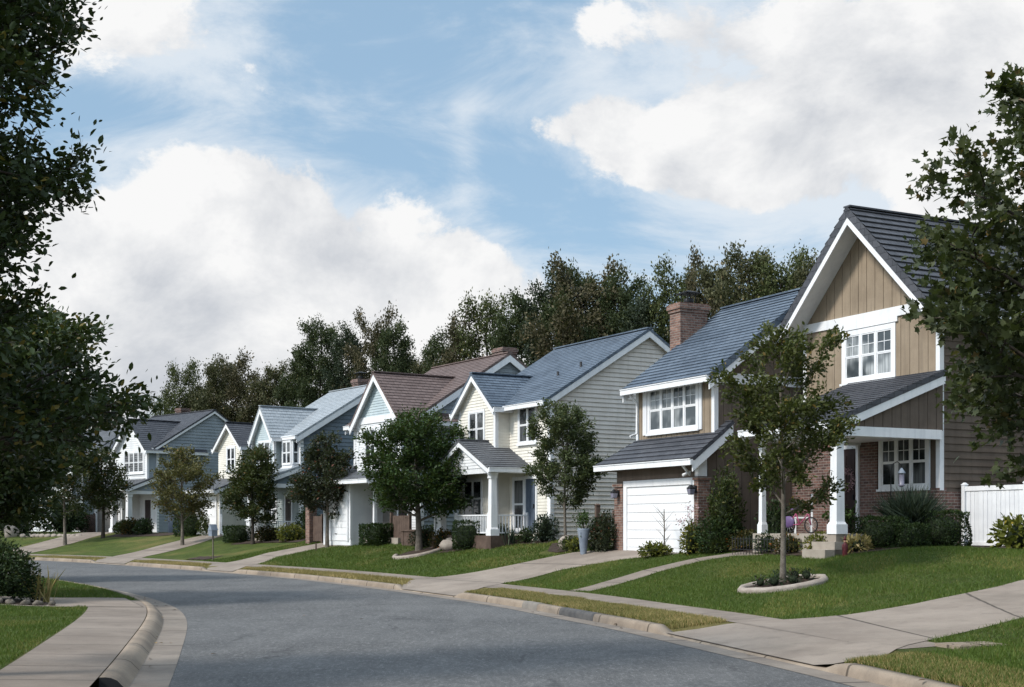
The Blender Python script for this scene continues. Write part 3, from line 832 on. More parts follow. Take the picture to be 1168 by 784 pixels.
    def downspout(s, x, y, z0, z1, jog=.25, mat='white'):
        d = MB(); d.tube([(x, y - jog, z1), (x, y - jog, z1 - .1), (x, y - .05, z1 - .35), (x, y - .05, z0 + .15), (x, y - .3, z0 + .05)], .04, 8)
        d.build('downspout', M[mat], s.root)
    def vent_pipe(s, x, y, z0, z1):
        d = MB(); d.lathe(x, y, [(.09, z0), (.05, z0 + .12), (.05, z1)], 10); d.build('roof_vent', M['black'], s.root)
    def cboard(s, x, y, z0, z1, w=.11, nx=1, mat='white'):
        """corner board wrapping the corner at x, y (nx +1 when the side wall faces +x)"""
        c = MB(); t = .032
        L_ = [(x - w, y - t), (x + t, y - t), (x + t, y + w), (x + .001, y + w), (x + .001, y - .001), (x - w, y - .001)]
        if nx < 0: L_ = [(2 * x - a, b) for a, b in L_][::-1]
        n = len(L_); lo = [c.pt((a, b, z0)) for a, b in L_]; hi = [c.pt((a, b, z1)) for a, b in L_]
        for i in range(n): c.f.append([lo[i], lo[(i + 1) % n], hi[(i + 1) % n], hi[i]])
        c.f.append(lo[::-1]); c.f.append(hi); c.uv += [None] * (n + 2); c.sm += [False] * (n + 2)
        c.build('corner_trim', M[mat], s.root)

def rect(s0, s1, z0, z1): return [(s0, z0), (s1, z0), (s1, z1), (s0, z1)]
def gpoly(a0, a1, z0, zE, zR): return [(a0, z0), (a1, z0), (a1, zE), ((a0 + a1) / 2, zR), (a0, zE)]

# ================================================================== tan house (garage wing and tall gable with porch)
h = House('tan_house', (5.34, 37.6, 1.1), 27, 'large tan board house with brick chimney, white garage door and tall front gable')
W = h.m('wall', 'tan'); D = h.m('wall', 'tan_shade'); R = h.m('roof', 'roof_blue'); T = h.m('roof_trim', 'white')
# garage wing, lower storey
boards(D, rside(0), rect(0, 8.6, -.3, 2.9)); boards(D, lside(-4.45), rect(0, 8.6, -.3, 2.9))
plain(h.m('frieze', 'tan_shade'), front(0), rect(-4.45, 0, -.3, 2.75))
for q, cp, za, zb in (((-4.5, -4.0, -.07, .3), (-4.55, -3.97, -.12, .3), 2.02, 2.12), ((-.14, .07, -.07, .35), (-.16, .1, -.11, .37), 2.12, 2.2)):
    bc = MB(); bc.box(*q, -.5, za); bc.box(*cp, za, zb); bc.build('brick_pier', M['brick'], h.root)
h.garage(front(0), -3.78, -.32, -.12, 2.0, n=8, case=.19)
pt_ = MB(); pt_.box(-.13, .05, -.05, .25, 2.22, 2.72); pt_.build('pier_trim', M['white'], h.root)
# skirt roof above the garage
R2 = h.m('lower_roof', 'roof_dark')
roof_slope(R2, T, [(-5.0, -.45, 2.72), (.36, -.45, 2.72), (.36, .56, 3.5), (-4.12, .56, 3.5)], 'eb', .23, .03, .22)
roof_slope(R2, T, [(-5.0, 8.6, 2.72), (-5.0, -.45, 2.72), (-4.12, .56, 3.5), (-4.12, 8.6, 3.5)], 'e', .23, .03)
roof_slope(R2, T, [(.02, .56, 3.5), (.36, .56, 3.5), (.36, .95, 3.82), (.02, .95, 3.82)], 'b', .23, .03, .22)
# upper storey of the wing
boards(W, front(.55), rect(-4.12, 0, 2.9, 5.35), .28)
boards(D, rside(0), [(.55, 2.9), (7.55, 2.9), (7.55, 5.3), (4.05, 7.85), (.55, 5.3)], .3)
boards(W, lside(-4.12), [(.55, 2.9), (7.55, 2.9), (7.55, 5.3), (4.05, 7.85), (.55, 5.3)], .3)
plain(W, back(7.55), rect(-4.12, 0, 0, 5.3))
gable_roof(R, T, 'x', .55, 7.55, 5.3, 7.85, -4.12, 0, .4, .25, .32, pitch=.21, step=.03, board=.17, slab=.17)
h.m('band_trim', 'white').fbox(rside(0), .6, 5.2, 4.92, 5.22, .024, .06)
h.cboard(0, .55, 3.3, 5.35); h.cboard(-4.12, .55, 3.3, 5.35, nx=-1)
h.window(front(.55), -3.35, -.86, 3.74, 4.98, 4, True, (2, 2), 'glass_curtain', .12)
sh = MB(); sh.fbox(front(.55), -3.72, -3.50, 3.62, 5.08, .03, .06); sh.build('shutter', M['white_vinyl'], h.root)
sh = MB(); sh.fbox(front(.55), -.71, -.56, 3.62, 5.08, .03, .06); sh.build('shutter', M['white_vinyl'], h.root)
h.chimney(-4.75, -4.15, 2.2, 3.25, 0, 8.0)
h.downspout(-4.0, .5, 3.55, 5.0, .3); h.downspout(-.22, -.1, 2.2, 2.62, .3)
# tall gable block
x0, x1, yf, yb = .53, 5.87, 3.4, 14
zE, zR = 6.75, 9.42
boards(W, front(yf), [(x0, 4.3), (x1, 4.3), (x1, 6.52), (x0, 6.52)], .33)
boards(W, front(yf), [(x0, 6.52), (x1, 6.52), (x1, zE), ((x0 + x1) / 2, zR), (x0, zE)], .33)
gable_roof(R3 := h.m('gable_roof', 'roof_char'), T, 'y', x0, x1, zE, zR, yf, yb, .5, .75, .3, pitch=.27, step=.045, board=.14, slab=.2)
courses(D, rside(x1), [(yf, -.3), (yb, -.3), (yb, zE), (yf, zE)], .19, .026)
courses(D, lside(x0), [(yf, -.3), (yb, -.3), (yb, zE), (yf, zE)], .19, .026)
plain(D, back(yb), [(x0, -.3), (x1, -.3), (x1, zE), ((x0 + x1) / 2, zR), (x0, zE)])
bt = h.m('band_trim', 'white')
bt.fbox(front(yf), x0 - .03, x1 + .03, 6.42, 6.68, .024, .07)
h.cboard(x0, yf, 4.3, 6.5, nx=-1); h.cboard(x1, yf, 1.72, 6.7)
h.window(front(yf), 2.34, 4.16, 4.92, 6.12, 3, True, (2, 2), 'glass_curtain', .15)
bt.fbox(front(yf), 2.1, 4.4, 6.28, 6.42, .02, .075)
# brick ground storey behind the porch
B_ = h.m('brick_wall', 'brick_dark')
B_.box(x0 - .5, x1 + .03, yf - .06, yf + .2, -.6, 1.72)
B_.box(2.85, 3.62, yf - .06, yf + .2, 1.72, 3.4); B_.box(x1 - .25, x1 + .055, yf + .2, yf + 1.25, -.6, 1.68)
B_.box(x0 - .5, 2.1, yf - .06, yf + .2, 1.72, 3.4)
B_.box(x1 - .3, x1 + .03, yf - .06, yf + .2, 1.72, 1.78)
plain(D, front(yf - .02), rect(x0 - .5, x1, 1.6, 4.4))
h.window(front(yf - .03), 3.82, 5.45, 1.88, 3.12, 3, True, (2, 2), 'glass_dark', .12)
h.door(front(yf - .06), 2.12, 2.84, .62, 2.95)
# porch
pd = h.m('porch_deck', 'concrete'); pd.box(2.7, 6.0, -.15, yf, -.6, .6); pd.box(.6, 2.7, 1.9, yf, -.6, .3)
st = MB()
for k in range(2): st.box(5.45, 6.3, -.15 - .3 * (2 - k), -.151, -.7, .6 - .19 * (2 - k))
st.build('porch_steps', M['concrete'], h.root)
PR = h.m('porch_roof', 'roof_dark')
roof_slope(PR, T, [(2.5, -.4, 3.36), (6.08, -.4, 3.36), (6.08, yf, 4.80), (2.5, yf, 4.80)], 'eab', .22, .028, .2, .12)
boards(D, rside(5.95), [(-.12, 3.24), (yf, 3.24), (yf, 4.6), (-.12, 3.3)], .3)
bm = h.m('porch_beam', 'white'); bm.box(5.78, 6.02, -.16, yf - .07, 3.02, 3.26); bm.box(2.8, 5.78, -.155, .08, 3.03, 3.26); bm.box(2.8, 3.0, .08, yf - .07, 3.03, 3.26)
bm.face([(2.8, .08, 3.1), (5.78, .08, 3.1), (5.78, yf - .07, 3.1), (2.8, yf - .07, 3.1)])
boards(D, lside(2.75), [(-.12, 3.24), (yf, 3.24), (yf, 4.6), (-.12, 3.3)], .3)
h.column(5.87, 0.0, .6, 3.03, .118, .95); h.column(2.92, 0.0, .6, 3.03, .065, .9)
# right hand wing, mostly behind the near tree
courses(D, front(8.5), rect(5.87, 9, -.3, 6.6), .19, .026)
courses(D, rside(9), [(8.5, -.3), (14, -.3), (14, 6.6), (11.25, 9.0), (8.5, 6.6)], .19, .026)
gable_roof(R3, T, 'x', 8.5, 14, 6.6, 9.0, 4.0, 9.0, .4, .0, .4, '1', pitch=.27, step=.04, board=.25)
h.foundation(-4.45, 0, 0, 8.6); h.foundation(.53, 5.87, 3.4, 14); h.foundation(5.5, 9, 8.5, 14)
h.finish()
for (x, z, lb) in ((-4.22, 1.82, 'wall lantern on the left brick pier'), (-.03, 1.85, 'wall lantern on the right brick pier')):
    l = MB(); l.box(x - .05, x + .05, -.13, -.08, z - .1, z + .1); l.box(x - .012, x + .012, -.26, -.13, z + .1, z + .125)
    l.frustum(x, -.25, z - .16, z + .02, .055, .085); l.frustum(x, -.25, z + .02, z + .12, .1, .02)
    o = l.build('wall_lantern', M['black'], h.root)
    g_ = MB(); g_.frustum(x, -.25, z - .14, z + .0, .062, .088); g_.build('lamp_glass', M['lamp_glass'], o)

# ================================================================== cream house
h = House('cream_house', (1.41, 48.0, 1.36), 30, 'cream lap-sided house with blue-grey roof, small front gable and white railed porch')
W = h.m('wall', 'cream'); S = h.m('side_wall', 'cream_side'); R = h.m('roof', 'roof_blue'); T = h.m('roof_trim', 'white')
zE, zR, dp = 5.25, 7.95, 8.6
courses(W, front(0), rect(-6.3, 0, -.3, zE))
courses(S, rside(0), [(0, -.3), (dp, -.3), (dp, zE), (dp / 2, zR), (0, zE)], .165, .034)
courses(S, lside(-6.3), [(0, -.3), (dp, -.3), (dp, zE), (dp / 2, zR), (0, zE)], .165, .034)
plain(S, back(dp), rect(-6.3, 0, -.3, zE))
gable_roof(R, T, 'x', 0, dp, zE, zR, -6.3, 0, .38, .25, .22, pitch=.18, step=.018, board=.2)
# bay
yb_ = -.62
courses(W, front(yb_), gpoly(-5.95, -3.0, -.3, 5.2, 6.42)); courses(W, rside(-3.0), rect(yb_, 0, -.3, 5.2)); courses(W, lside(-5.95), rect(yb_, 0, -.3, 5.2))
gable_roof(R, T, 'y', -5.95, -3.0, 5.2, 6.42, yb_, 2.3, .28, .28, 0, '0', pitch=.18, step=.018, board=.16)
h.cboard(-3.0, yb_, 0, 5.15); h.cboard(-5.95, yb_, 0, 5.15, nx=-1); h.cboard(0, 0, 0, 5.2, .13)
h.window(front(yb_), -5.05, -3.9, 3.68, 4.98, 2, True, (0, 0), 'glass_dark', .1)
h.window(front(0), -2.2, -1.02, 3.7, 4.98, 2, True, (0, 0), 'glass_dark', .1)
h.window(front(yb_), -5.5, -4.1, .92, 2.3, 2, True, (0, 0), 'glass_dark', .1)
h.window(front(0), -2.62, -1.9, .42, 2.3, 1, True, (0, 0), 'glass_dark', .1)
h.door(front(0), -1.72, -1.0, .3, 2.3, 'navy')
h.vent_pipe(-.9, 1.9, 6.3, 6.75); h.vent_pipe(-1.9, 1.5, 6.05, 6.45)
# porch
pd = h.m('porch_deck', 'wood_brown'); pd.box(-6.2, -1.35, -1.75, -.63, -.6, .18); pd.box(-2.99, -1.35, -.63, -.001, -.6, .18)
PR = h.m('porch_roof', 'roof_mid')
gable_roof(PR, T, 'y', -5.75, -1.5, 2.72, 3.72, -1.65, 0, .22, .25, 0, '0', pitch=.2, step=.02, board=.16)
courses(h.m('porch_gable', 'whitesiding'), front(-1.66), [(-5.75, 2.70), (-1.5, 2.70), (-3.625, 3.70)], .115, .018)
bm = h.m('porch_beam', 'white'); bm.box(-5.78, -1.47, -1.66, -1.5, 2.5, 2.72); bm.box(-1.66, -1.47, -1.5, 0, 2.5, 2.72); bm.box(-5.78, -5.6, -1.5, -.64, 2.5, 2.72)
h.column(-1.57, -1.55, .18, 2.5, .12, .9); h.column(-5.68, -1.55, .18, 2.5, .12, .9)
h.railing((-1.57, -1.4), (-1.57, -.05), .18, .78); h.railing((-1.75, -1.6), (-4.4, -1.6), .18, .78); h.railing((-6.15, -1.6), (-5.85, -1.6), .18, .78)
h.foundation(-6.3, 0, 0, dp); h.downspout(-.1, .02, .1, 5.0, .3)
h.finish()

# ================================================================== pale blue house with brown roof
h = House('pale_blue_house', (-3.92, 56.5, 1.33), 33, 'pale blue house with brown shingle roof and wide gable between cream and slate houses')
W = h.m('wall', 'whitesiding'); S = h.m('side_wall', 'blue'); G_ = h.m('gable_siding', 'paleblue'); R = h.m('roof', 'roof_brown'); T = h.m('roof_trim', 'white')
zE, zR, dp = 5.4, 8.2, 8.8
courses(W, front(0), rect(-6.4, 0, -.3, zE)); plain(S, back(dp), rect(-6.4, 0, -.3, zE))
for f in (rside(0), lside(-6.4)): courses(S, f, [(0, -.3), (dp, -.3), (dp, zE), (dp / 2, zR), (0, zE)], .18, .034)
gable_roof(R, T, 'x', 0, dp, zE, zR, -6.4, 0, .38, .25, .28, pitch=.2, step=.02, board=.26)
h.m('band_trim', 'white').fbox(rside(0), .0, 4.2, 5.12, 5.38, .001, .05)
a0, a1, yy = -4.0, .1, -1.0
courses(W, front(yy), rect(a0, a1, 2.6, 5.25)); courses(G_, front(yy), gpoly(a0, a1, 5.25, 5.26, 7.2))
h.m('band_trim', 'white').fbox(front(yy), a0, a1, 5.1, 5.4, .021, .06)
courses(S, rside(a1), rect(yy, .0, 2.6, 5.25)); courses(W, lside(a0), rect(yy, 0, 2.6, 5.25))
plain(T, lambda s, z, n=0: (s, z, 2.6), [(a0, yy), (a1, yy), (a1, 0), (a0, 0)])
gable_roof(R, T, 'y', a0, a1, 5.26, 7.2, yy, 3.4, .3, .3, 0, '0', pitch=.2, step=.02, board=.2)
h.cboard(a0, yy, 2.6, 5.2, nx=-1); h.cboard(a1, yy, 2.6, 5.2); h.cboard(0, 0, 0, 5.2, .14); h.cboard(-6.4, 0, 0, 5.2, nx=-1)
h.window(front(yy), -3.2, -2.3, 3.5, 4.85, 2, True, (0, 0), 'glass_dark', .1); h.window(front(yy), -1.0, -.1, 3.5, 4.85, 2, True, (0, 0), 'glass_dark', .1)
h.window(rside(0), .8, 1.65, 3.5, 4.85, 1, True, (0, 0), 'glass_dark', .1); h.window(front(0), -5.6, -4.7, 3.5, 4.85, 2, True, (0, 0), 'glass_dark', .1)
# garage nose and porch
plain(h.m('garage_wall', 'whitesiding'), front(-1.6), rect(-6.4, -3.55, -.3, 2.55)); courses(W, rside(-3.55), rect(-1.6, 0, -.3, 2.55)); courses(W, lside(-6.4), rect(-1.6, 0, -.3, 2.55))
h.garage(front(-1.6), -6.1, -3.85, -.1, 1.95, n=7, case=.14)
PR = h.m('lower_roof', 'roof_mid')
roof_slope(PR, T, [(-6.7, -2.0, 2.62), (-1.0, -2.0, 2.62), (-1.0, 0, 3.4), (-6.7, 0, 3.4)], 'eab', .2, .02, .16)
h.cboard(-3.55, -1.6, 0, 2.5)
h.m('porch_deck', 'concrete').box(-3.5, -.2, -1.0, -.002, -.6, .06)
h.m('porch_beam', 'white').box(-3.5, -1.0, -1.75, -1.62, 2.4, 2.62)
h.column(-2.35, -1.0, .06, 2.6, .07, .9)
plain(h.m('entry_shade_panel', 'greydoor'), front(-.03), rect(-3.5, -2.1, 0, 2.5)); h.door(front(-.035), -1.9, -1.05, .1, 2.2, 'darkdoor')  # flat panel on the wall, dark colour standing in for a shaded entry
h.chimney(-1.9, -1.1, 4.9, 5.6, 5, 8.75, 'brick_dark', False)
h.foundation(-6.4, 0, 0, dp); h.foundation(-6.4, -3.55, -1.6, 0)
h.finish()

# ================================================================== slate blue house
h = House('slate_blue_house', (-11.25, 70.0, 1.29), 36, 'dark slate blue house with pale grey roof and white box bay window')
W = h.m('wall', 'sage'); S = h.m('side_wall', 'slate'); G_ = h.m('gable_siding', 'paleblue'); R = h.m('roof', 'roof_grey'); T = h.m('roof_trim', 'white')
zE, zR, dp = 5.55, 8.35, 9.2
courses(W, front(0), rect(-5.0, 0, -.3, zE)); plain(S, back(dp), rect(-5.0, 0, -.3, zE))
for f in (rside(0), lside(-5.0)): courses(S, f, [(0, -.3), (dp, -.3), (dp, zE), (dp / 2, zR), (0, zE)], .21, .038)
gable_roof(R, T, 'x', 0, dp, zE, zR, -5.0, 0, .4, .25, .32, pitch=.22, step=.02, board=.26)
a0, a1, yy = -4.0, -1.65, -.75
courses(G_, front(yy), gpoly(a0, a1, 2.7, 5.6, 7.05)); courses(W, rside(a1), rect(yy, 0, 2.7, 5.6)); courses(W, lside(a0), rect(yy, 0, 2.7, 5.6))
gable_roof(R, T, 'y', a0, a1, 5.6, 7.05, yy, 3.0, .28, .3, 0, '0', pitch=.22, step=.02, board=.18)
h.cboard(a1, yy, 2.7, 5.5); h.cboard(0, 0, 0, 5.4, .16)
h.window(front(yy), -3.4, -2.15, 3.9, 5.15, 2, True, (0, 0), 'glass_dark', .12)
bx = MB(); bx.box(-1.4, -.2, -.4, -.001, 3.75, 5.3); bx.box(-1.45, -.15, -.46, -.001, 3.62, 3.75); bx.box(-1.45, -.15, -.46, -.001, 5.3, 5.42); bx.build('bay_box', M['white'], h.root)
h.window(front(-.4), -1.25, -.35, 3.95, 5.1, 2, True, (0, 0), 'glass_dark', .08, sill=False); h.window(rside(-.2), -.34, -.06, 3.95, 5.1, 1, True, (0, 0), 'glass_dark', .04, sill=False)
PR = h.m('porch_roof', 'roof_grey')
roof_slope(PR, T, [(-2.3, -2.3, 3.02), (.2, -2.3, 3.02), (.2, 0, 3.85), (-2.3, 0, 3.85)], 'eab', .22, .02, .2)
courses(S, rside(0.02), [(-2.0, 2.84), (0, 2.84), (0, 3.62), (-2.0, 2.9)], .15, .02)
bm = h.m('porch_beam', 'white'); bm.box(-.13, .06, -2.05, -.03, 2.62, 2.83); bm.box(-2.2, -.13, -2.05, -1.9, 2.62, 2.83)
h.column(-.04, -1.95, .15, 2.62, .1, .9); h.column(-2.05, -1.95, .15, 2.62, .12, .9)
h.m('porch_deck', 'concrete').box(-2.25, .0, -2.1, -.001, -.6, .15)
h.railing((-1.8, -1.98), (-.2, -1.98), .15, .72); h.railing((-.04, -1.8), (-.04, -.2), .15, .72)
h.door(front(-.01), -1.7, -1.0, .15, 2.2, 'darkdoor'); h.window(front(0), -3.9, -2.9, .9, 2.2, 2, True, (0, 0), 'glass_dark', .1)
h.chimney(-3.2, -2.5, 4.9, 5.6, 5, 9.0, 'brick_dark')
h.foundation(-5.0, 0, 0, dp)
h.finish()

# ================================================================== narrow cream house
h = House('narrow_cream_house', (-15.81, 77.0, 1.5), 40, 'narrow cream house front with dark roof beside the slate blue house')
W = h.m('wall', 'cream'); R = h.m('roof', 'roof_dark'); T = h.m('roof_trim', 'white')
zE, zR = 5.2, 6.45
courses(W, front(0), gpoly(-2.9, 0, -.3, zE, zR)); courses(W, rside(0), rect(0, 7, -.3, zE)); courses(W, lside(-2.9), rect(0, 7, -.3, zE)); plain(W, back(7), gpoly(-2.9, 0, -.3, zE, zR))
gable_roof(R, T, 'y', -2.9, 0, zE, zR, 0, 7, .3, .3, .2, pitch=.2, step=.02, board=.16)
h.window(front(0), -1.75, -.85, 3.7, 5.0, 2, True, (0, 0), 'glass_dark', .1)
PR = h.m('lower_roof', 'roof_mid'); roof_slope(PR, T, [(-3.5, -1.9, 2.5), (.3, -1.9, 2.5), (.3, 0, 3.2), (-3.5, 0, 3.2)], 'eab', .2, .02, .2)
plain(W, front(-1.4), rect(-3.2, 0, -.3, 2.6)); courses(W, rside(0), rect(-1.4, 0, -.3, 2.6)); courses(W, lside(-3.2), rect(-1.4, 0, -.3, 2.6))
h.garage(front(-1.4), -2.7, -.5, -.1, 1.95, n=4, case=.14); h.cboard(0, -1.4, -.1, 2.4); h.cboard(0, 0, 3.2, 5.1)
h.foundation(-3.2, 0, -1.4, 7)
h.finish()

# ================================================================== white fronted house with charcoal roof
h = House('white_gable_house', (-24.03, 89.0, 1.37), 45, 'white gabled house with blue-grey side wall, charcoal roof and four-light window')
W = h.m('wall', 'whitesiding'); S = h.m('side_wall', 'blue'); R = h.m('roof', 'roof_dark'); T = h.m('roof_trim', 'white')
zE, zR, dp = 5.9, 8.55, 8.8
courses(W, front(0), rect(-8.0, 0, -.3, zE)); plain(S, back(dp), rect(-8.0, 0, -.3, zE))
for f in (rside(0), lside(-8.0)): courses(S, f, [(0, -.3), (dp, -.3), (dp, zE), (dp / 2, zR), (0, zE)], .21, .038)
gable_roof(R, T, 'x', 0, dp, zE, zR, -8.0, 0, .35, .25, .2, pitch=.22, step=.02, board=.14)
a0, a1, yy = -4.3, -.05, -.7
courses(W, front(yy), gpoly(a0, a1, 2.7, 5.8, 7.75), .15, .024); courses(S, rside(a1), rect(yy, 0, 2.7, 5.8)); courses(W, lside(a0), rect(yy, 0, 2.7, 5.8))
gable_roof(R, T, 'y', a0, a1, 5.8, 7.75, yy, 3.8, .3, .32, 0, '0', pitch=.22, step=.02, board=.2)
h.cboard(a1, yy, 3.4, 5.7); h.cboard(a0, yy, 3.4, 5.7, nx=-1); h.cboard(0, 0, 0, 5.7, .14)
h.window(front(yy), -3.05, -.55, 4.2, 5.5, 4, True, (0, 0), 'glass_dark', .14)
h.window(front(0), -6.6, -5.6, 4.2, 5.4, 2, True, (0, 0), 'glass_dark', .1)
h.window(rside(0), 2.3, 3.1, 4.2, 5.4, 1, True, (0, 0), 'glass_dark', .1)
PR = h.m('porch_roof', 'roof_mid'); roof_slope(PR, T, [(-6.7, -2.4, 3.05), (.25, -2.4, 3.05), (.25, -.0, 3.95), (-6.7, -.0, 3.95)], 'eab', .22, .02, .2)
courses(S, rside(.02), [(-2.1, 2.9), (0, 2.9), (0, 3.72), (-2.1, 2.95)], .15, .02)
plain(W, front(-1.3), rect(-6.3, -2.35, -.3, 3.2)); courses(W, rside(-2.35), rect(-1.3, 0, -.3, 3.0)); courses(W, lside(-6.3), rect(-1.3, 0, -.3, 3.0))
h.garage(front(-1.3), -5.75, -2.75, -.1, 2.2, 'greydoor', 4, .2)
bm = h.m('porch_beam', 'white'); bm.box(-.14, .05, -2.15, -.03, 2.66, 2.88); bm.box(-2.4, -.14, -2.15, -2.0, 2.66, 2.88)
h.column(-.05, -2.05, .1, 2.66, .16, .9); h.column(-2.1, -2.05, .1, 2.66, .16, .9)
h.m('porch_deck', 'concrete').box(-2.34, .0, -2.2, -.001, -.6, .1); h.door(front(-.01), -1.5, -.7, .1, 2.3)
h.chimney(-5.3, -4.6, 4.6, 5.3, 5, 9.1, 'brick_dark', False)
h.foundation(-8, 0, 0, dp); h.foundation(-6.3, -2.35, -1.3, 0)
h.finish()

# ================================================================== last house, mostly behind trees
h = House('tree_screened_house', (-33.8, 103.5, 1.45), 52, 'pale house with bluish roof mostly hidden behind the dark trees')
W = h.m('wall', 'whitesiding'); S = h.m('side_wall', 'blue'); R = h.m('roof', 'roof_mid'); T = h.m('roof_trim', 'white')
zE, zR, dp = 5.8, 8.3, 8.6
courses(W, front(0), rect(-7.5, 0, -.3, zE)); plain(S, back(dp), rect(-7.5, 0, -.3, zE))
for f in (rside(0), lside(-7.5)): courses(S, f, [(0, -.3), (dp, -.3), (dp, zE), (dp / 2, zR), (0, zE)], .21, .038)
gable_roof(R, T, 'x', 0, dp, zE, zR, -7.5, 0, .35, .25, .25, pitch=.22, step=.02, board=.18)
courses(W, front(-.7), gpoly(-4.0, -.3, 2.6, 5.7, 7.4), .15, .024)
gable_roof(R, T, 'y', -4.0, -.3, 5.7, 7.4, -.7, 3.6, .3, .32, 0, '0', pitch=.22, step=.02, board=.18)
courses(S, rside(-.3), rect(-.7, 0, 2.6, 5.7)); courses(W, lside(-4.0), rect(-.7, 0, 2.6, 5.7))
h.window(front(-.7), -3.0, -1.4, 4.0, 5.3, 2, True, (0, 0), 'glass_dark', .12); h.window(front(0), -6.3, -5.2, 4.0, 5.3, 2, True, (0, 0), 'glass_dark', .1)
h.garage(front(0), -3.9, -1.2, -.1, 2.1, 'greydoor', 4, .16); h.door(front(0), -.9, -.2, .1, 2.2); h.window(front(0), -6.3, -5.0, .9, 2.2, 2, True, (0, 0), 'glass_dark', .1)
h.foundation(-7.5, 0, 0, dp)
h.finish()

# ------------------------------------------------------------------ leaves and trees
OVAL = (np.array([(0, 0, 0), (-.24, .34, .06), (-.2, .7, .05), (0, 1, -.03), (.2, .7, .05), (.24, .34, .06)], float), np.array([(0, 3, 2, 1), (0, 5, 4, 3)]))
NARROW = (np.array([(0, 0, 0), (-.15, .4, .05), (-.12, .72, .04), (0, 1, -.04), (.12, .72, .04), (.15, .4, .05)], float), np.array([(0, 3, 2, 1), (0, 5, 4, 3)]))
LOBED = (np.array([(0, 0, 0), (-.42, .10, .05), (-.30, .34, .04), (-.62, .66, .02), (-.24, .62, .05), (0, 1.05, -.04), (.24, .62, .05), (.62, .66, .02), (.30, .34, .04), (.42, .10, .05)], float),
         np.array([(0, 5, 4, 3, 2, 1), (0, 9, 8, 7, 6, 5)]))
RHOMB = (np.array([(0, 0, 0), (-.30, .5, .05), (0, 1, 0), (.30, .5, .05)], float), np.array([(0, 3, 2, 1)]))
BLADE = (np.array([(-.02, 0, 0), (.02, 0, 0), (.028, .5, .06), (-.028, .5, .06), (.004, 1, -.05), (-.004, 1, -.05)], float), np.array([(0, 1, 2, 3), (3, 2, 4, 5)]))

def leaves_at(P, D, size, tpl, rng, up=.45, jitter=1.0, var=.35):
    """one leaf per point P, growing roughly along D, faces turned to the sky"""
    n = len(P)
    Y = D + rng.normal(0, .55 * jitter, (n, 3)); Y /= np.linalg.norm(Y, axis=1)[:, None] + 1e-9
    Z = rng.normal(0, 1, (n, 3)); Z[:, 2] += up * 2.5
    X = np.cross(Y, Z); X /= np.linalg.norm(X, axis=1)[:, None] + 1e-9
    Z = np.cross(X, Y)
    s = size * (1 + var * (rng.random(n) * 2 - 1))
    tv, tf = tpl
    V = P[:, None, :] + s[:, None, None] * (X[:, None, :] * tv[None, :, 0, None] + Y[:, None, :] * tv[None, :, 1, None] + Z[:, None, :] * tv[None, :, 2, None])
    F = (tf[None] + (np.arange(n) * len(tv))[:, None, None]).reshape(-1, tf.shape[1])
    return V.reshape(-1, 3), F, len(tf)

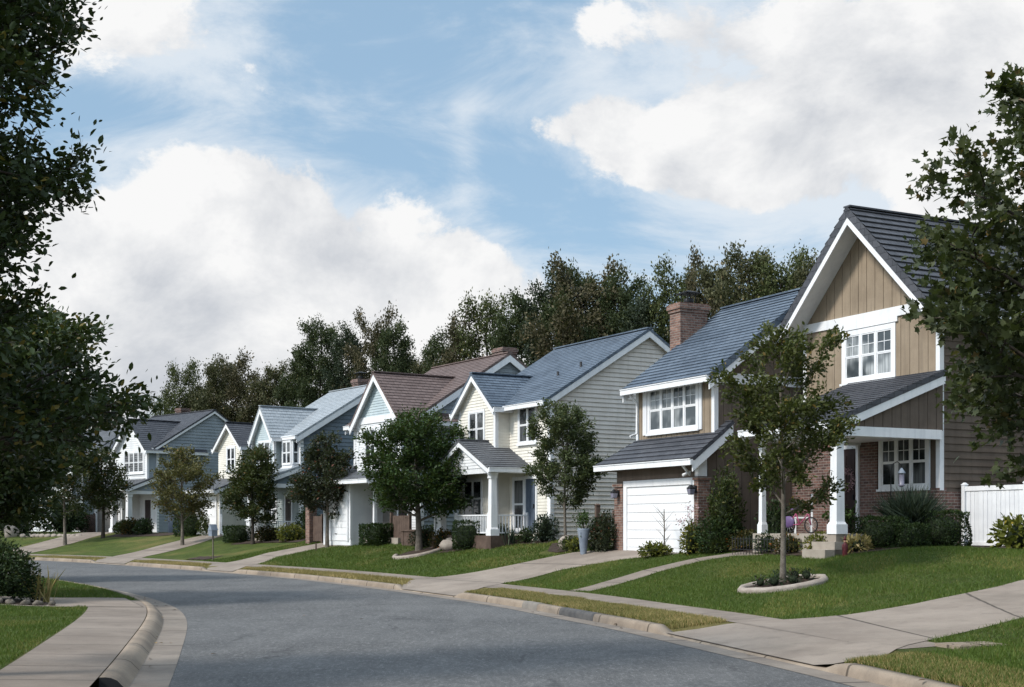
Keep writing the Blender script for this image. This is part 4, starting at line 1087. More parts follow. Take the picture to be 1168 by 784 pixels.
def grow(seed, H, h0, env, tr, limbs=14, subs=7, rise=.55, lean=(0, 0), wob=.04, fork=0.0, sublen=.42, bend=.3):
    """skeleton: list of (path, radii) and list of twig paths that carry leaves"""
    r = random.Random(seed); wood = []; twigs = []
    n = 9; ph = r.uniform(0, 6)
    tp = [Vector((lean[0] * (i / n) ** 1.4 * H + wob * H * math.sin(ph + 5 * i / n) * (i / n), lean[1] * (i / n) ** 1.4 * H + wob * H * math.cos(ph * 1.3 + 4 * i / n) * (i / n), H * .96 * i / n)) for i in range(n + 1)]
    wood.append((tp, [tr * (1.25 if i == 0 else 1) * (1 - .9 * i / n) + .006 for i in range(n + 1)]))
    at = lambda z: tp[min(n - 1, int(z / (H * .96) * n))].lerp(tp[min(n, int(z / (H * .96) * n) + 1)], (z / (H * .96) * n) % 1) if z < H * .96 else tp[-1]
    for i in range(limbs):
        u = (i + r.uniform(.1, .9)) / limbs
        z0 = h0 * .92 + (H * .93 - h0 * .92) * u ** .9
        az = i * 2.39996 + r.uniform(-.5, .5)
        L0 = env(min(1, max(0, (z0 + .25 * H * .3 - h0) / (H - h0)))) * r.uniform(.62, 1.12)
        rs = rise * r.uniform(.5, 1.5) * (1.0 + .8 * u)
        s0 = at(z0); d = Vector((math.cos(az), math.sin(az), 0)); side = Vector((-d.y, d.x, 0))
        bw = r.uniform(-.25, .25)
        path = [s0 + d * (L0 * k) + Vector((0, 0, L0 * rs * (k ** (1 + bend * .5)))) + side * (bw * L0 * k * k) + Vector((r.uniform(-1, 1), r.uniform(-1, 1), r.uniform(-1, 1))) * (.04 * L0 * (k > 0)) for k in (0, .25, .5, .75, 1.0)]
        rb = max(.008, tr * .42 * (1 - .6 * u))
        wood.append((path, [rb, rb * .8, rb * .6, rb * .38, rb * .15]))
        ns = max(3, int(subs * (L0 / max(env(.4), .1)) * r.uniform(.8, 1.2)))
        twigs.append((path[3], path[4] + (path[4] - path[3]) * .25))
        for j in range(ns):
            k = .22 + .75 * (j + r.random()) / ns
            a = int(k * 4); q = path[a].lerp(path[min(4, a + 1)], k * 4 - a)
            ang = (1 if j % 2 else -1) * r.uniform(.5, 1.3)
            dd = (d * math.cos(ang) + side * math.sin(ang) + Vector((0, 0, r.uniform(-.25, .75)))).normalized()
            ll = sublen * L0 * (1.15 - .6 * k) * r.uniform(.6, 1.2) + .12 * env(.5)
            e = q + dd * ll; mid = q.lerp(e, .5) + Vector((r.uniform(-.08, .08), r.uniform(-.08, .08), r.uniform(0, .12))) * ll
            wood.append(([q, mid, e], [rb * .35, rb * .22, rb * .1]))
            twigs.append((q.lerp(mid, .3), mid)); twigs.append((mid, e))
            for _ in range(2):
                d3 = (dd + Vector((r.uniform(-.9, .9), r.uniform(-.9, .9), r.uniform(-.5, .8)))).normalized()
                m3 = q.lerp(e, r.uniform(.35, .9)); twigs.append((m3, m3 + d3 * ll * .5))
    return wood, twigs

def foliage(twigs, count, spread, size, tpl, seed, up=.45, tint_bias=0.0):
    rng = np.random.default_rng(seed)
    A = np.array([tuple(t[0]) for t in twigs]); B = np.array([tuple(t[1]) for t in twigs])
    L = np.linalg.norm(B - A, axis=1) + 1e-6
    k = rng.choice(len(A), count, p=L / L.sum()); f = rng.random(count)
    D = (B - A)[k] / L[k][:, None]
    P = A[k] + (B - A)[k] * f[:, None] + rng.normal(0, spread, (count, 3))
    V, F, m = leaves_at(P, D, size, tpl, rng, up)
    clump = rng.random(len(A))[k]                          # light and dark twig clumps
    t = np.clip(.5 * rng.random(count) + .38 * clump + tint_bias + .12 * (P[:, 2] - P[:, 2].min()) / (np.ptp(P[:, 2]) + 1e-6), 0, 1)
    t = np.where(rng.random(count) < .04, .97, t * .86)
    return V, F, np.repeat(t, m)

def tree(name, loc, label, seed, H, h0, env, tr, count, size, leafmat, bark='bark', tpl=OVAL, limbs=14, subs=7, spread=.1, rise=.55, lean=(0, 0), wob=.04, group=None, up=.45, rz=0.0, sides=7, sublen=.42, cat='tree'):
    root = empty(name, loc, rz, label, cat, group)
    wood, tw = grow(seed, H, h0, env, tr, limbs, subs, rise, lean, wob, sublen=sublen)
    tb = MB()
    for i, (p, r_) in enumerate(wood):
        if i == 0: p = [p[0] - Vector((0, 0, .4))] + p; r_ = [r_[0] * 1.25] + list(r_)
        tb.tube(p, r_, sides + 3 if i == 0 else (sides if len(p) > 3 else 4), cap=False)
    tb.build('trunk', M[bark], root)
    V, F, t = foliage(tw, count, spread, size, tpl, seed + 1, up)
    mesh_arrays('crown', V, F, M[leafmat], root, t)
    return root

def bell(*pts):
    xs = [p[0] for p in pts]; ys = [p[1] for p in pts]
    return lambda t: float(np.interp(t, xs, ys))
gz = ground
def at(x, y, dz=0.0): return (x, y, ground(x, y) + dz)

# young street trees along the far pavement ------------------------------------------------
ST = 'young street trees in the front lawns'
BEDS += [(5.93, 28.8, .72), (-3.65, 51.6, 1.0), (-8.45, 60.1, .6), (1.9, 44.0, 1.0)]
tree('street_tree', at(5.93, 28.8), 'slim olive-leaved young tree in the oval mulch ring before the porch', 21, 5.75, 1.55,
     bell((0, 1.05), (.2, 1.3), (.45, 1.25), (.7, .9), (.9, .5), (1, .25)),   .062, 13000, .10, 'leaf_T1', tpl=OVAL, limbs=24, subs=8, spread=.075, rise=.75, group=ST, wob=.012)
tree('street_tree', at(1.81, 44.5), 'upright grey-green young tree before the cream side wall', 33, 4.85, 1.25,
     bell((0, .65), (.25, 1.08), (.5, 1.05), (.75, .7), (1, .2)), .05, 21000, .09, 'leaf_T2', tpl=OVAL, limbs=28, subs=8, spread=.08, rise=.8, group=ST, wob=.02)
tree('street_tree', at(-3.65, 51.6), 'dense deep green round tree with pale trunk in a stone-edged bed', 41, 5.75, 1.3,
     bell((0, 1.2), (.15, 1.8), (.4, 1.95), (.65, 1.5), (.85, .85), (1, .25)), .13, 26000, .125, 'leaf_T3', tpl=OVAL, limbs=36, subs=11, spread=.13, rise=.45, group=ST, wob=.02, lean=(-.02, 0))
tree('street_tree', at(-8.45, 60.1), 'dark red-flecked conical tree on the lawn of the pale blue house', 55, 5.3, 1.35,
     bell((0, 1.0), (.2, 1.5), (.45, 1.3), (.7, .8), (1, .2)), .08, 16000, .125, 'leaf_T4', tpl=OVAL, limbs=30, subs=9, spread=.12, rise=.5, group=ST, wob=.015, bark='bark')
tree('street_tree', (-13.4, 68.0, 1.05), 'bushy mid-green tree before the slate blue house porch', 63, 5.0, 1.0,
     bell((0, .9), (.25, 1.45), (.55, 1.3), (.8, .8), (1, .3)), .08, 16000, .125, 'leaf_T5', tpl=OVAL, limbs=30, subs=9, spread=.12, rise=.5, group=ST, wob=.02, bark='bark_dark')
tree('street_tree', at(-18.35, 73.2), 'loose olive-brown tree before the blue-grey side wall', 71, 5.35, 1.25,
     bell((0, 1.0), (.25, 1.6), (.5, 1.55), (.75, 1.1), (1, .4)), .09, 11500, .13, 'leaf_T6', tpl=OVAL, limbs=24, subs=8, spread=.12, rise=.6, group=ST, wob=.02)
tree('street_tree', at(-27.8, 81.8), 'dark leafy tree with slim pale trunk near the far driveway', 83, 7.4, 1.9,
     bell((0, 1.1), (.25, 1.8), (.5, 1.8), (.75, 1.2), (1, .4)), .10, 9000, .16, 'leaf_T5', tpl=RHOMB, limbs=24, subs=9, spread=.16, rise=.5, group=ST, wob=.02)
tree('street_tree', at(-26.0, 83.6), 'dark tree with brown trunk touching the white gabled house', 91, 5.8, 1.5,
     bell((0, .8), (.25, 1.3), (.5, 1.3), (.75, .9), (1, .3)), .11, 8500, .15, 'leaf_T5', tpl=RHOMB, limbs=24, subs=9, spread=.16, rise=.5, group=ST, wob=.02, bark='bark_dark')

# near trees whose trunks stand just outside the view --------------------------------------
tree('evergreen_tree', at(-6.75, 14.6), 'large dark small-leaved tree leaning over the left lawn', 105, 11.0, 2.5,
     bell((0, 1.0), (.07, 2.05), (.18, 1.8), (.32, 1.4), (.45, 1.6), (.6, 1.75), (.75, 1.75), (.9, 1.4), (1, .7)), .17, 68000, .092, 'leaf_near', tpl=OVAL, limbs=64, subs=10, spread=.10, rise=.35, wob=.01, bark='bark_dark', up=.25)
tree('evergreen_tree', at(-13.2, 31.5), 'dark spreading tree behind the clipped hedge', 117, 7.2, 1.5,
     bell((0, 2.2), (.2, 3.1), (.45, 3.2), (.7, 2.3), (1, .7)), .2, 42000, .17, 'leaf_near', tpl=OVAL, limbs=44, subs=10, spread=.16, rise=.4, wob=.015, bark='bark_dark', up=.3)
tree('evergreen_tree', at(-18.3, 44.5), 'dark low-branched tree across the lawn beyond the left hedge', 143, 7.4, 1.5,
     bell((0, 2.2), (.2, 3.0), (.45, 2.9), (.7, 2.0), (1, .6)), .18, 26000, .17, 'leaf_near', tpl=OVAL, limbs=40, subs=10, spread=.16, rise=.4, wob=.015, bark='bark_dark', up=.3)
tree('maple_tree', at(7.35, 15.6), 'lobed-leaf tree hanging over the right lawn corner', 131, 7.6, 1.85,
     bell((0, 2.35), (.15, 2.75), (.4, 2.65), (.6, 1.9), (.78, 1.25), (1, .5)), .12, 24000, .094, 'leaf_lobed', tpl=LOBED, limbs=40, subs=9, spread=.085, rise=.42, wob=.01, bark='bark_dark', up=.35)

# trees behind the houses: six crowns shared by the individual trees -----------------------
def far_variant(seed, H, h0, env, mat, count, size, limbs=26, subs=6, rise=.6):
    wood, tw = grow(seed, H, h0, env, .22, limbs, subs, rise, wob=.03, sublen=.34)
    tb = MB()
    for i, (p, r_) in enumerate(wood):
        if i == 0: p = [p[0] - Vector((0, 0, .8))] + p; r_ = [r_[0] * 1.2] + list(r_)
        if len(p) > 3: tb.tube(p, r_, 6 if i == 0 else 4, cap=False)
    V, F, t = foliage(tw, int(count * 2.4), .25, size * .66, RHOMB, seed + 3, .35)
    a = tb.build('trunk', M['bark_dark']); b = mesh_arrays('crown', V, F, M[mat], None, t)
    ms = (a.data, b.data)
    bpy.data.objects.remove(a); bpy.data.objects.remove(b)
    return ms
FV = [far_variant(201, 14, 3.0, bell((0, 2.6), (.3, 3.6), (.6, 3.2), (.85, 1.9), (1, .7)), 'leaf_far', 15000, .27),
      far_variant(212, 15, 3.5, bell((0, 2.2), (.25, 3.0), (.5, 3.3), (.8, 2.3), (1, .9)), 'leaf_far2', 16000, .27),
      far_variant(223, 13, 2.5, bell((0, 2.4), (.2, 3.3), (.5, 2.6), (.75, 2.2), (1, .5)), 'leaf_far3', 9000, .27, 22, 8, .8),
      far_variant(234, 15, 2.5, bell((0, 2.0), (.3, 2.6), (.6, 2.3), (1, .5)), 'leaf_far4', 12500, .27, 28, 8, .7),
      far_variant(245, 14, 3.0, bell((0, 2.8), (.3, 3.9), (.55, 3.0), (.75, 2.9), (1, 1.0)), 'leaf_far5', 11500, .29, 20, 9, .7)]
FAR_TREES = [
    (-32.4, 122, 1.45, 12.2, 2, 1.48, 0.777, 'thin tree at the far end of the wooded line beyond the left-hand houses'),
    (-28.2, 112, 1.45, 14.0, 2, 0.65, 0.6930000000000001, 'lone narrow tree rising above the charcoal roof, apart from the others'),
    (-26.3, 112, 1.45, 12.6, 0, 2.49, 0.777, 'brownish tree just right of the lone narrow one'),
    (-23.6, 108, 1.45, 14.1, 0, 0.97, 0.777, 'rounded tree above the narrow cream house'),
    (-21.1, 106, 1.45, 13.3, 4, 0.42, 0.861, 'brown-green tree above the gap between cream and slate houses'),
    (-18.9, 104, 1.45, 13.2, 0, 2.52, 0.777, 'leafy tree above the pale grey front gable'),
    (-16.7, 102, 1.45, 13.1, 1, 5.76, 0.735, 'mid-height tree above the middle of the pale grey roof'),
    (-14.8, 100, 1.45, 16.0, 1, 5.03, 0.6930000000000001, 'tall dark tree left of the tallest pair over the slate house'),
    (-12.5, 98, 1.46, 15.3, 3, 4.81, 0.777, 'tallest dark tree above the slate blue house'),
    (-10.3, 97, 1.47, 15.4, 4, 1.39, 0.6405, 'dark round-topped tree above the slate house ridge end'),
    (-8.4, 95, 1.48, 15.0, 1, 3.37, 0.6405, 'dark tree above the brown roof front gable'),
    (-6.5, 94, 1.48, 12.3, 0, 1.74, 0.6930000000000001, 'lower tree in the dip above the brown roof'),
    (-4.7, 92, 1.49, 13.8, 1, 1.08, 0.735, 'thin brown tree left of the chimney on the brown roof'),
    (-3.1, 90, 1.5, 14.1, 4, 0.67, 0.6930000000000001, 'broad brownish tree above the brown roof chimney'),
    (-1.4, 88, 1.47, 15.5, 2, 1.35, 0.777, 'wispy tree above the right slope of the brown roof'),
    (0.5, 86, 1.42, 15.5, 1, 5.82, 0.735, 'dense dark tree above the gap left of the blue-grey roof'),
    (2.1, 84, 1.39, 16.7, 3, 5.21, 0.8190000000000001, 'tall dark tree above the blue-grey roof left end'),
    (3.8, 82, 1.34, 16.6, 1, 5.07, 0.6930000000000001, 'dark tree above the centre of the cream house roof'),
    (5.3, 80, 1.33, 16.0, 4, 5.03, 0.861, 'tallest dark tree above the cream house ridge'),
    (6.7, 79, 1.33, 15.7, 1, 1.21, 0.6405, 'dark tree right above the cream side gable peak'),
    (8.1, 77, 1.34, 14.6, 3, 1.95, 0.8190000000000001, 'dark tree just left of the big brick chimney'),
    (9.3, 76, 1.35, 15.1, 2, 3.94, 0.5984999999999999, 'tree directly behind the big brick chimney cap'),
    (10.5, 74, 1.36, 14.0, 2, 4.6, 0.6930000000000001, 'thin see-through tree just right of the big brick chimney'),
    (11.6, 72, 1.37, 14.6, 4, 5.37, 0.5984999999999999, 'olive tree above the garage wing roof slope'),
    (13.0, 70, 1.37, 15.3, 0, 5.53, 0.8190000000000001, 'tall open tree above the garage wing ridge'),
    (14.0, 68, 1.38, 14.3, 2, 0.54, 0.777, 'tall sparse tree left of the tan gable peak'),
    (15.2, 67, 1.38, 14.1, 0, 3.8, 0.5984999999999999, 'leafy tree partly hidden by the tan gable eave'),
    (-35.6, 96, 1.45, 10.6, 4, 4.22, 0.9450000000000001, 'dark tree at the far left end of the street'),
    (-41.8, 120, 1.45, 13.2, 1, 3.18, 0.861, 'dark tree behind the screened pale house'),
    (-37.7, 124, 1.45, 11.4, 4, 1.12, 0.861, 'dark tree rising behind the charcoal roof chimney'),
    (-36.0, 88, 0.85, 10.6, 1, 2.97, 1.029, 'dark tree beyond the left edge of the far lawn'),
]
for (x, y, z, hgt, v, rz, wd, lab) in FAR_TREES:
    r_ = empty('tree', (x, y, z), rz, lab, 'tree', 'tall trees behind the houses')
    for nm, me in zip(('trunk', 'crown'), FV[v]):
        o = bpy.data.objects.new(nm, me); COL.objects.link(o); o.parent = r_
    k = hgt / (14, 15, 13, 15, 14)[v]; r_.scale = (k * wd, k * wd, k)
# low woods filling in below the crowns
rng = np.random.default_rng(77)
n = 60000
ax = np.array([(-54, 124), (-36, 124), (-27, 122), (-20, 116), (-13, 110), (-6, 101), (0, 94), (6, 87), (12, 80), (16, 74), (21, 68), (30, 60), (40, 52)], float); S_ = arclen(ax); s = rng.random(n) * S_[-1]
px = np.interp(s, S_, ax[:, 0]); py = np.interp(s, S_, ax[:, 1])
hmax = 7.5 + 1.5 * np.sin(s * .33) + 1.0 * np.sin(s * .81 + 2)
zz = rng.random(n) ** .9 * hmax
P = np.column_stack([px + rng.normal(0, 2.2, n), py + rng.normal(0, 2.2, n), 1.0 + zz])
V, F, m = leaves_at(P, rng.normal(0, 1, (n, 3)), .42, RHOMB, rng, .3)
tag(mesh_arrays('woods', V, F, M['leaf_far'], None, np.clip(rng.random(n) * .8, 0, 1)), 'dark undergrowth mass below the tall trees behind the houses', 'woods', kind='stuff')

# ------------------------------------------------------------------ shrubs and beds
def shrub(label, loc, w, d, hh, count, size, mat, tpl=OVAL, seed=1, shape='round', name='shrub', cat='shrub', group=None, flowers=0, fmat='blossom', rz=0.0, stems=9):
    rng = np.random.default_rng(seed)
    root = empty(name, loc, rz, label, cat, group)
    r = random.Random(seed); sb = MB()
    if shape == 'box':
        P = rng.random((count, 3)) - .5
        ax = rng.integers(0, 3, count); far = rng.random(count) < .8
        sg = np.where(rng.random(count) < .5, -.5, .5)
        for a in range(3):
            k = (ax == a) & far; P[k, a] = sg[k] + rng.normal(0, .018, k.sum())
        P[:, 2] = np.abs(P[:, 2] + .5)
        wob = 1 + .05 * np.sin(P[:, 0:1] * 9 + seed) * np.sin(P[:, 1:2] * 7 + P[:, 2:3] * 6)
        q = P[:, :2] * 2; rr = np.maximum(1, (np.abs(q) ** 5).sum(1, keepdims=True) ** .2)
        P[:, :2] = P[:, :2] / rr * 1.0
        P = P * wob * np.array([w, d, hh]); D = P * np.array([1, 1, .8]) + np.array([0, 0, .2])
    else:
        th = rng.random(count) * 2 * np.pi; cz = rng.random(count) * 1.7 - .7; cz = np.clip(cz, -.7, 1)
        R_ = np.sqrt(np.maximum(0, 1 - cz ** 2)); rad = (.45 + .6 * rng.random(count) ** .5)
        lump = 1 + .16 * np.sin(3 * th + seed) * np.cos(3 * cz + seed * .7) + .1 * np.sin(7 * th + 2 * seed)
        rad *= lump
        P = np.column_stack([np.cos(th) * R_ * rad * w / 2, np.sin(th) * R_ * rad * d / 2, hh * .42 + cz * rad * hh * .56])
        P[:, 2] = np.abs(P[:, 2]); D = P - np.array([0, 0, hh * .3])
    D = D / (np.linalg.norm(D, axis=1)[:, None] + 1e-6)
    V, F, m = leaves_at(P, D, size, tpl, rng, .4)
    t = np.clip(.5 * rng.random(count) + .3 * (.5 + .5 * np.sin(P[:, 0] * 9 / w * 2 + seed) * np.cos(P[:, 2] * 8 / hh)), 0, .84)
    t = np.where(rng.random(count) < .05, .97, t)
    mesh_arrays('foliage', V, F, M[mat], root, np.repeat(t, m))
    for i in range(stems):
        a = r.uniform(0, 6.28); e = r.uniform(.2, .8)
        sb.tube([(r.uniform(-.06, .06) * w, r.uniform(-.06, .06) * d, -.1), (math.cos(a) * w * .15 * e, math.sin(a) * d * .15 * e, hh * .4), (math.cos(a) * w * .36 * e, math.sin(a) * d * .36 * e, hh * .8)], [.018, .012, .004], 5, False)
    sb.build('stems', M['bark_dark'], root)
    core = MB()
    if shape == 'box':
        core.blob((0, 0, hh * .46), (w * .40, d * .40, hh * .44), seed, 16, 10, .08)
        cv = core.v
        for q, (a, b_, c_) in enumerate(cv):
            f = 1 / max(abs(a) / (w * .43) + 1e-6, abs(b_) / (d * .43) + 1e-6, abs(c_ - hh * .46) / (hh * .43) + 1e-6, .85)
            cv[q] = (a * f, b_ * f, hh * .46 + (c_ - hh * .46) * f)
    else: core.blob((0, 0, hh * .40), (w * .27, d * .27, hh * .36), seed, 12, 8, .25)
    core.build('shade_core', M['hedge_core'], root)
    if flowers:
        k = rng.choice(count, flowers); Pf = P[k] * 1.04
        V, F, m = leaves_at(Pf, np.tile([0, 0, 1.0], (flowers, 1)), size * .9, RHOMB, rng, .8)
        mesh_arrays('blossoms', V, F, M[fmat], root, rng.random(len(F)))
    return root

def spiky(label, loc, n, length, spread, mat, seed, name='spiky_plant', cat='plant', base=.12, wmul=1.0):
    rng = np.random.default_rng(seed); root = empty(name, loc, 0, label, cat)
    a = rng.random(n) * 2 * np.pi; tilt = rng.random(n) ** .6 * spread
    D = np.column_stack([np.cos(a) * np.sin(tilt), np.sin(a) * np.sin(tilt), np.cos(tilt)])
    P = np.column_stack([rng.normal(0, base, n), rng.normal(0, base, n), np.zeros(n)])
    V, F, m = leaves_at(P, D, length, (BLADE[0] * np.array([wmul, 1, 1]), BLADE[1]), rng, 0, .08, .25)
    mesh_arrays('blades', V, F, M[mat], root, np.repeat(rng.random(n), m))
    c = MB(); c.tube([(0, 0, -.15), (0, 0, .1)], [base * .9, base * .7], 8); c.build('crown_base', M['bark_dark'], root)
    return root

def bed(name, L, R, mat='mulch', label=None, n=18, m=7, off=.02):
    o = drape(name, L, R, M[mat], n, m, off)
    me = o.data
    for v in me.vertices: v.co.z += .018 * math.sin(v.co.x * 9.1) * math.cos(v.co.y * 7.7)
    return o

bed('planting_bed', [(6.2, 36.2), (6.5, 34.3), (7.0, 33.0), (7.9, 31.75), (8.9, 31.6), (10.6, 32.2)], [(6.6, 36.5), (7.1, 35.0), (7.6, 33.9), (8.6, 32.9), (9.6, 33.4), (11.1, 33.8)])
bed('planting_bed', [(10.9, 31.1), (12.2, 29.9), (13.6, 28.8)], [(11.5, 33.5), (13.2, 33.6), (16, 33.6)])
bed('planting_bed', [(5.5, 37.2), (5.75, 36.4), (6.6, 36.6)], [(5.5, 38.0), (6.6, 38.2), (7.4, 38.0)])
bed('planting_bed', [(1.2, 44.3), (1.5, 43.4), (2.3, 42.95)], [(1.4, 46.6), (2.4, 45.8), (3.4, 44.0)])
bed('planting_bed', [(-3.0, 50.3), (-1.4, 49.3), (.2, 48.2), (1.2, 46.9)], [(-1.6, 52.4), (-.6, 50.9), (.8, 49.6), (1.7, 47.8)])
bed('planting_bed', [(-12.6, 27.6), (-9.85, 27.75)], [(-13, 30.5), (-10.2, 29.2)])
bed('planting_bed', [(-14.9, 69.5), (-12.7, 67.6), (-10.6, 64.9)], [(-14.4, 71.2), (-12, 69.4), (-10.1, 66.3)])
bed('planting_bed', [(-26.0, 84.2), (-24.3, 82.7), (-21, 80.5)], [(-25.5, 86.5), (-23.6, 84.6), (-20.5, 82.6)])
bed('bare_soil', [(-15.9, 63.9), (-14.6, 62.5)], [(-15.5, 65.0), (-14.0, 63.8)], 'mulch')

def ring_bed(label, x, y, a, b, rot, rr, mat='stone', name='tree_ring', gap=None):
    """kerb-like ring of cast stone around a mulched tree pit"""
    root = empty(name, at(x, y), rot, label, 'tree ring')
    k = MB(); n = 40; cut = gap or (0, n); gx, gy = math.cos(-rot), math.sin(-rot)
    z0 = ground(x, y)
    def zl(px, py):
        c, s = math.cos(rot), math.sin(rot)
        return ground(x + px * c - py * s, y + px * s + py * c) - z0
    rings = []
    for i in range(cut[0], cut[1] + 1):
        th = 2 * math.pi * i / n; ca, sa = math.cos(th), math.sin(th); row = []
        wob = 1 + .012 * math.sin(i * 2.3)
        for dr, dz in ((-rr, -.1), (-rr, .07), (-rr * .55, .115), (rr * .45, .12), (rr, .06), (rr, -.1)):
            px, py = (a * wob + dr) * ca, (b * wob + dr) * sa; row.append(k.pt((px, py, zl(a * ca, b * sa) + dz)))
        rings.append(row)
    for r0, r1 in zip(rings, rings[1:]):
        for j in range(5): k.f.append([r0[j], r1[j], r1[j + 1], r0[j + 1]]); k.uv.append(None); k.sm.append(j in (1, 2, 3))
    for r0 in (rings[0], rings[-1][::-1]) if gap else (): k.f.append(list(r0)); k.uv.append(None); k.sm.append(False)
    k.build('stone_edging', M[mat], root)
    s = MB(); rows = []
    rnd = random.Random(3)
    for j in range(6):
        row = []
        for i in range(28):
            th = 2 * math.pi * i / 28; f = j / 5; px, py = (a - rr * .6) * f * math.cos(th), (b - rr * .6) * f * math.sin(th)
            row.append(s.pt((px, py, zl(px, py) + .05 + .07 * (1 - f * f) + rnd.uniform(-.015, .015))))
        rows.append(row)
    for r0, r1 in zip(rows, rows[1:]):
        for i in range(28): s.f.append([r0[i], r1[i], r1[(i + 1) % 28], r0[(i + 1) % 28]]); s.uv.append(None); s.sm.append(True)
    s.build('mulch', M['mulch'], root)
    return root
ring_bed('oval cast-stone ring with dark mulch around the slim olive tree', 5.93, 28.8, .9, .62, 0, .085)
ring_bed('low stone half ring under the deep green round tree', -3.65, 51.55, .95, .95, 0, .09, gap=(18, 44))
for (dx, dy, s) in ((-.5, -.05, 3), (-.25, -.3, 4), (.3, .2, 5), (.5, -.1, 6), (.15, -.33, 7), (.05, .36, 8)):
    shrub('low dark clump in the oval mulch ring', at(5.93 + dx, 28.8 + dy, .08), .34, .34, .24, 80, .075, 'leaf_T4' if s % 2 else 'leaf_hedge', NARROW, s, 'round', 'ground_cover_plant', 'plant', 'low clumps in the oval mulch ring', stems=3)

# front of the tan house
shrub('clipped dark box hedge left of the spiky plant, before the brick wall', at(9.15, 32.75), 1.25, .95, .72, 5200, .055, 'leaf_hedge', OVAL, 12, 'box', 'hedge', 'hedge', rz=math.radians(-63))
shrub('clipped dark box hedge ending at the white fence', at(10.55, 32.75), 1.6, .9, .86, 6500, .055, 'leaf_hedge', OVAL, 13, 'box', 'hedge', 'hedge', rz=math.radians(-63))
shrub('low clipped hedge directly under the spiky plant', at(9.75, 32.1), .75, .6, .55, 2600, .055, 'leaf_hedge', OVAL, 14, 'box', 'hedge', 'hedge', rz=math.radians(-63))
spiky('large rounded spiky plant before the porch window', at(10.0, 33.0, .62), 1100, .82, 1.15, 'leaf_spiky', 15, base=.16, wmul=.55)
shrub('yellow-green broad-leaved plant against the white fence', at(11.75, 30.6), 1.0, .9, .75, 420, .16, 'leaf_yellow', OVAL, 16, 'round')
spiky('arching strap-leaved clump at the right frame edge by the fence', at(12.4, 30.4), 90, .8, 1.2, 'leaf_yellow', 17, wmul=1.3)
shrub('yellow-green low shrub left of the porch column', at(7.75, 32.75), .95, .6, .5, 900, .07, 'leaf_yellow', OVAL, 18)
shrub('green and rust low shrub below the porch deck', at(7.15, 33.55), 1.0, .6, .48, 900, .07, 'leaf_orange', OVAL, 19)
shrub('dark low shrub at the left end of the porch bed', at(6.8, 34.5), .8, .6, .5, 900, .07, 'leaf_hedge', OVAL, 20)
shrub('wispy brown grass clump beside the porch steps', at(8.45, 32.1), .6, .5, .38, 240, .14, 'grass_dry', NARROW, 22, name='grass_clump', cat='plant')
shrub('tall leafy climber shrub beside the garage pier', at(6.0, 37.0), .95, .9, 2.3, 2900, .09, 'leaf_shrub', OVAL, 23, 'round', 'tall_shrub')
shrub('dark broad shrub at the foot of the tall climber', at(5.85, 36.85), 1.35, 1.0, 1.05, 2400, .085, 'leaf_hedge', OVAL, 24)
shrub('low rust-tinged shrub along the front path', at(6.55, 36.3), 1.1, .6, .58, 1100, .07, 'leaf_orange', OVAL, 25)
shrub('dark tall shrub by the porch left end', at(7.3, 36.5), .9, .8, 1.35, 1700, .085, 'leaf_hedge', OVAL, 26)
shrub('small fresh green tuft where the front path begins to widen', at(5.75, 36.5), .55, .5, .42, 420, .08, 'leaf_shrub', OVAL, 27)
shrub('yellow-green grassy tuft before the garage door', at(4.15, 38.15), .85, .6, .38, 700, .12, 'leaf_yellow', NARROW, 28)
shrub('upright yellow-green shrub before the right brick pier', at(5.1, 37.35), .62, .6, .95, 950, .075, 'leaf_yellow', OVAL, 29)
o = empty('sapling', at(4.4, 38.05), 0, 'bare staked sapling before the white garage door', 'sapling')
b = MB(); b.tube([(0, 0, -.1), (.01, 0, .7), (0, .01, 1.35)], [.02, .018, .014], 6); b.build('stake', M['bark'], o)
b = MB(); rr_ = random.Random(8)
for i in range(16):
    z = .25 + i * .06; a = rr_.uniform(0, 6.28); L_ = rr_.uniform(.15, .42)
    b.tube([(0, 0, z), (math.cos(a) * L_ * .6, math.sin(a) * L_ * .6, z + L_ * .6), (math.cos(a) * L_, math.sin(a) * L_, z + L_ * 1.0)], [.008, .005, .002], 4, False)
b.build('twigs', M['bark'], o)
o = empty('flowering_stem', at(5.05, 37.5), 0, 'tall airy stem of pale blossom beside the garage door', 'plant')
b = MB(); pts = []
for i in range(10):
    a = rr_.uniform(0, 6.28); L_ = rr_.uniform(.1, .38); zt = rr_.uniform(.9, 1.5)
    b.tube([(0, 0, -.1), (math.cos(a) * L_ * .4, math.sin(a) * L_ * .4, zt * .6), (math.cos(a) * L_, math.sin(a) * L_, zt)], [.008, .006, .003], 4, False); pts.append((math.cos(a) * L_, math.sin(a) * L_, zt))
b.build('stems', M['bark'], o)
rng = np.random.default_rng(9); P = np.repeat(np.array(pts), 14, 0) + rng.normal(0, .07, (140, 3))
V, F, m = leaves_at(P, rng.normal(0, 1, (140, 3)), .06, RHOMB, rng, .5); mesh_arrays('blossoms', V, F, M['blossom'], o, rng.random(len(F)))

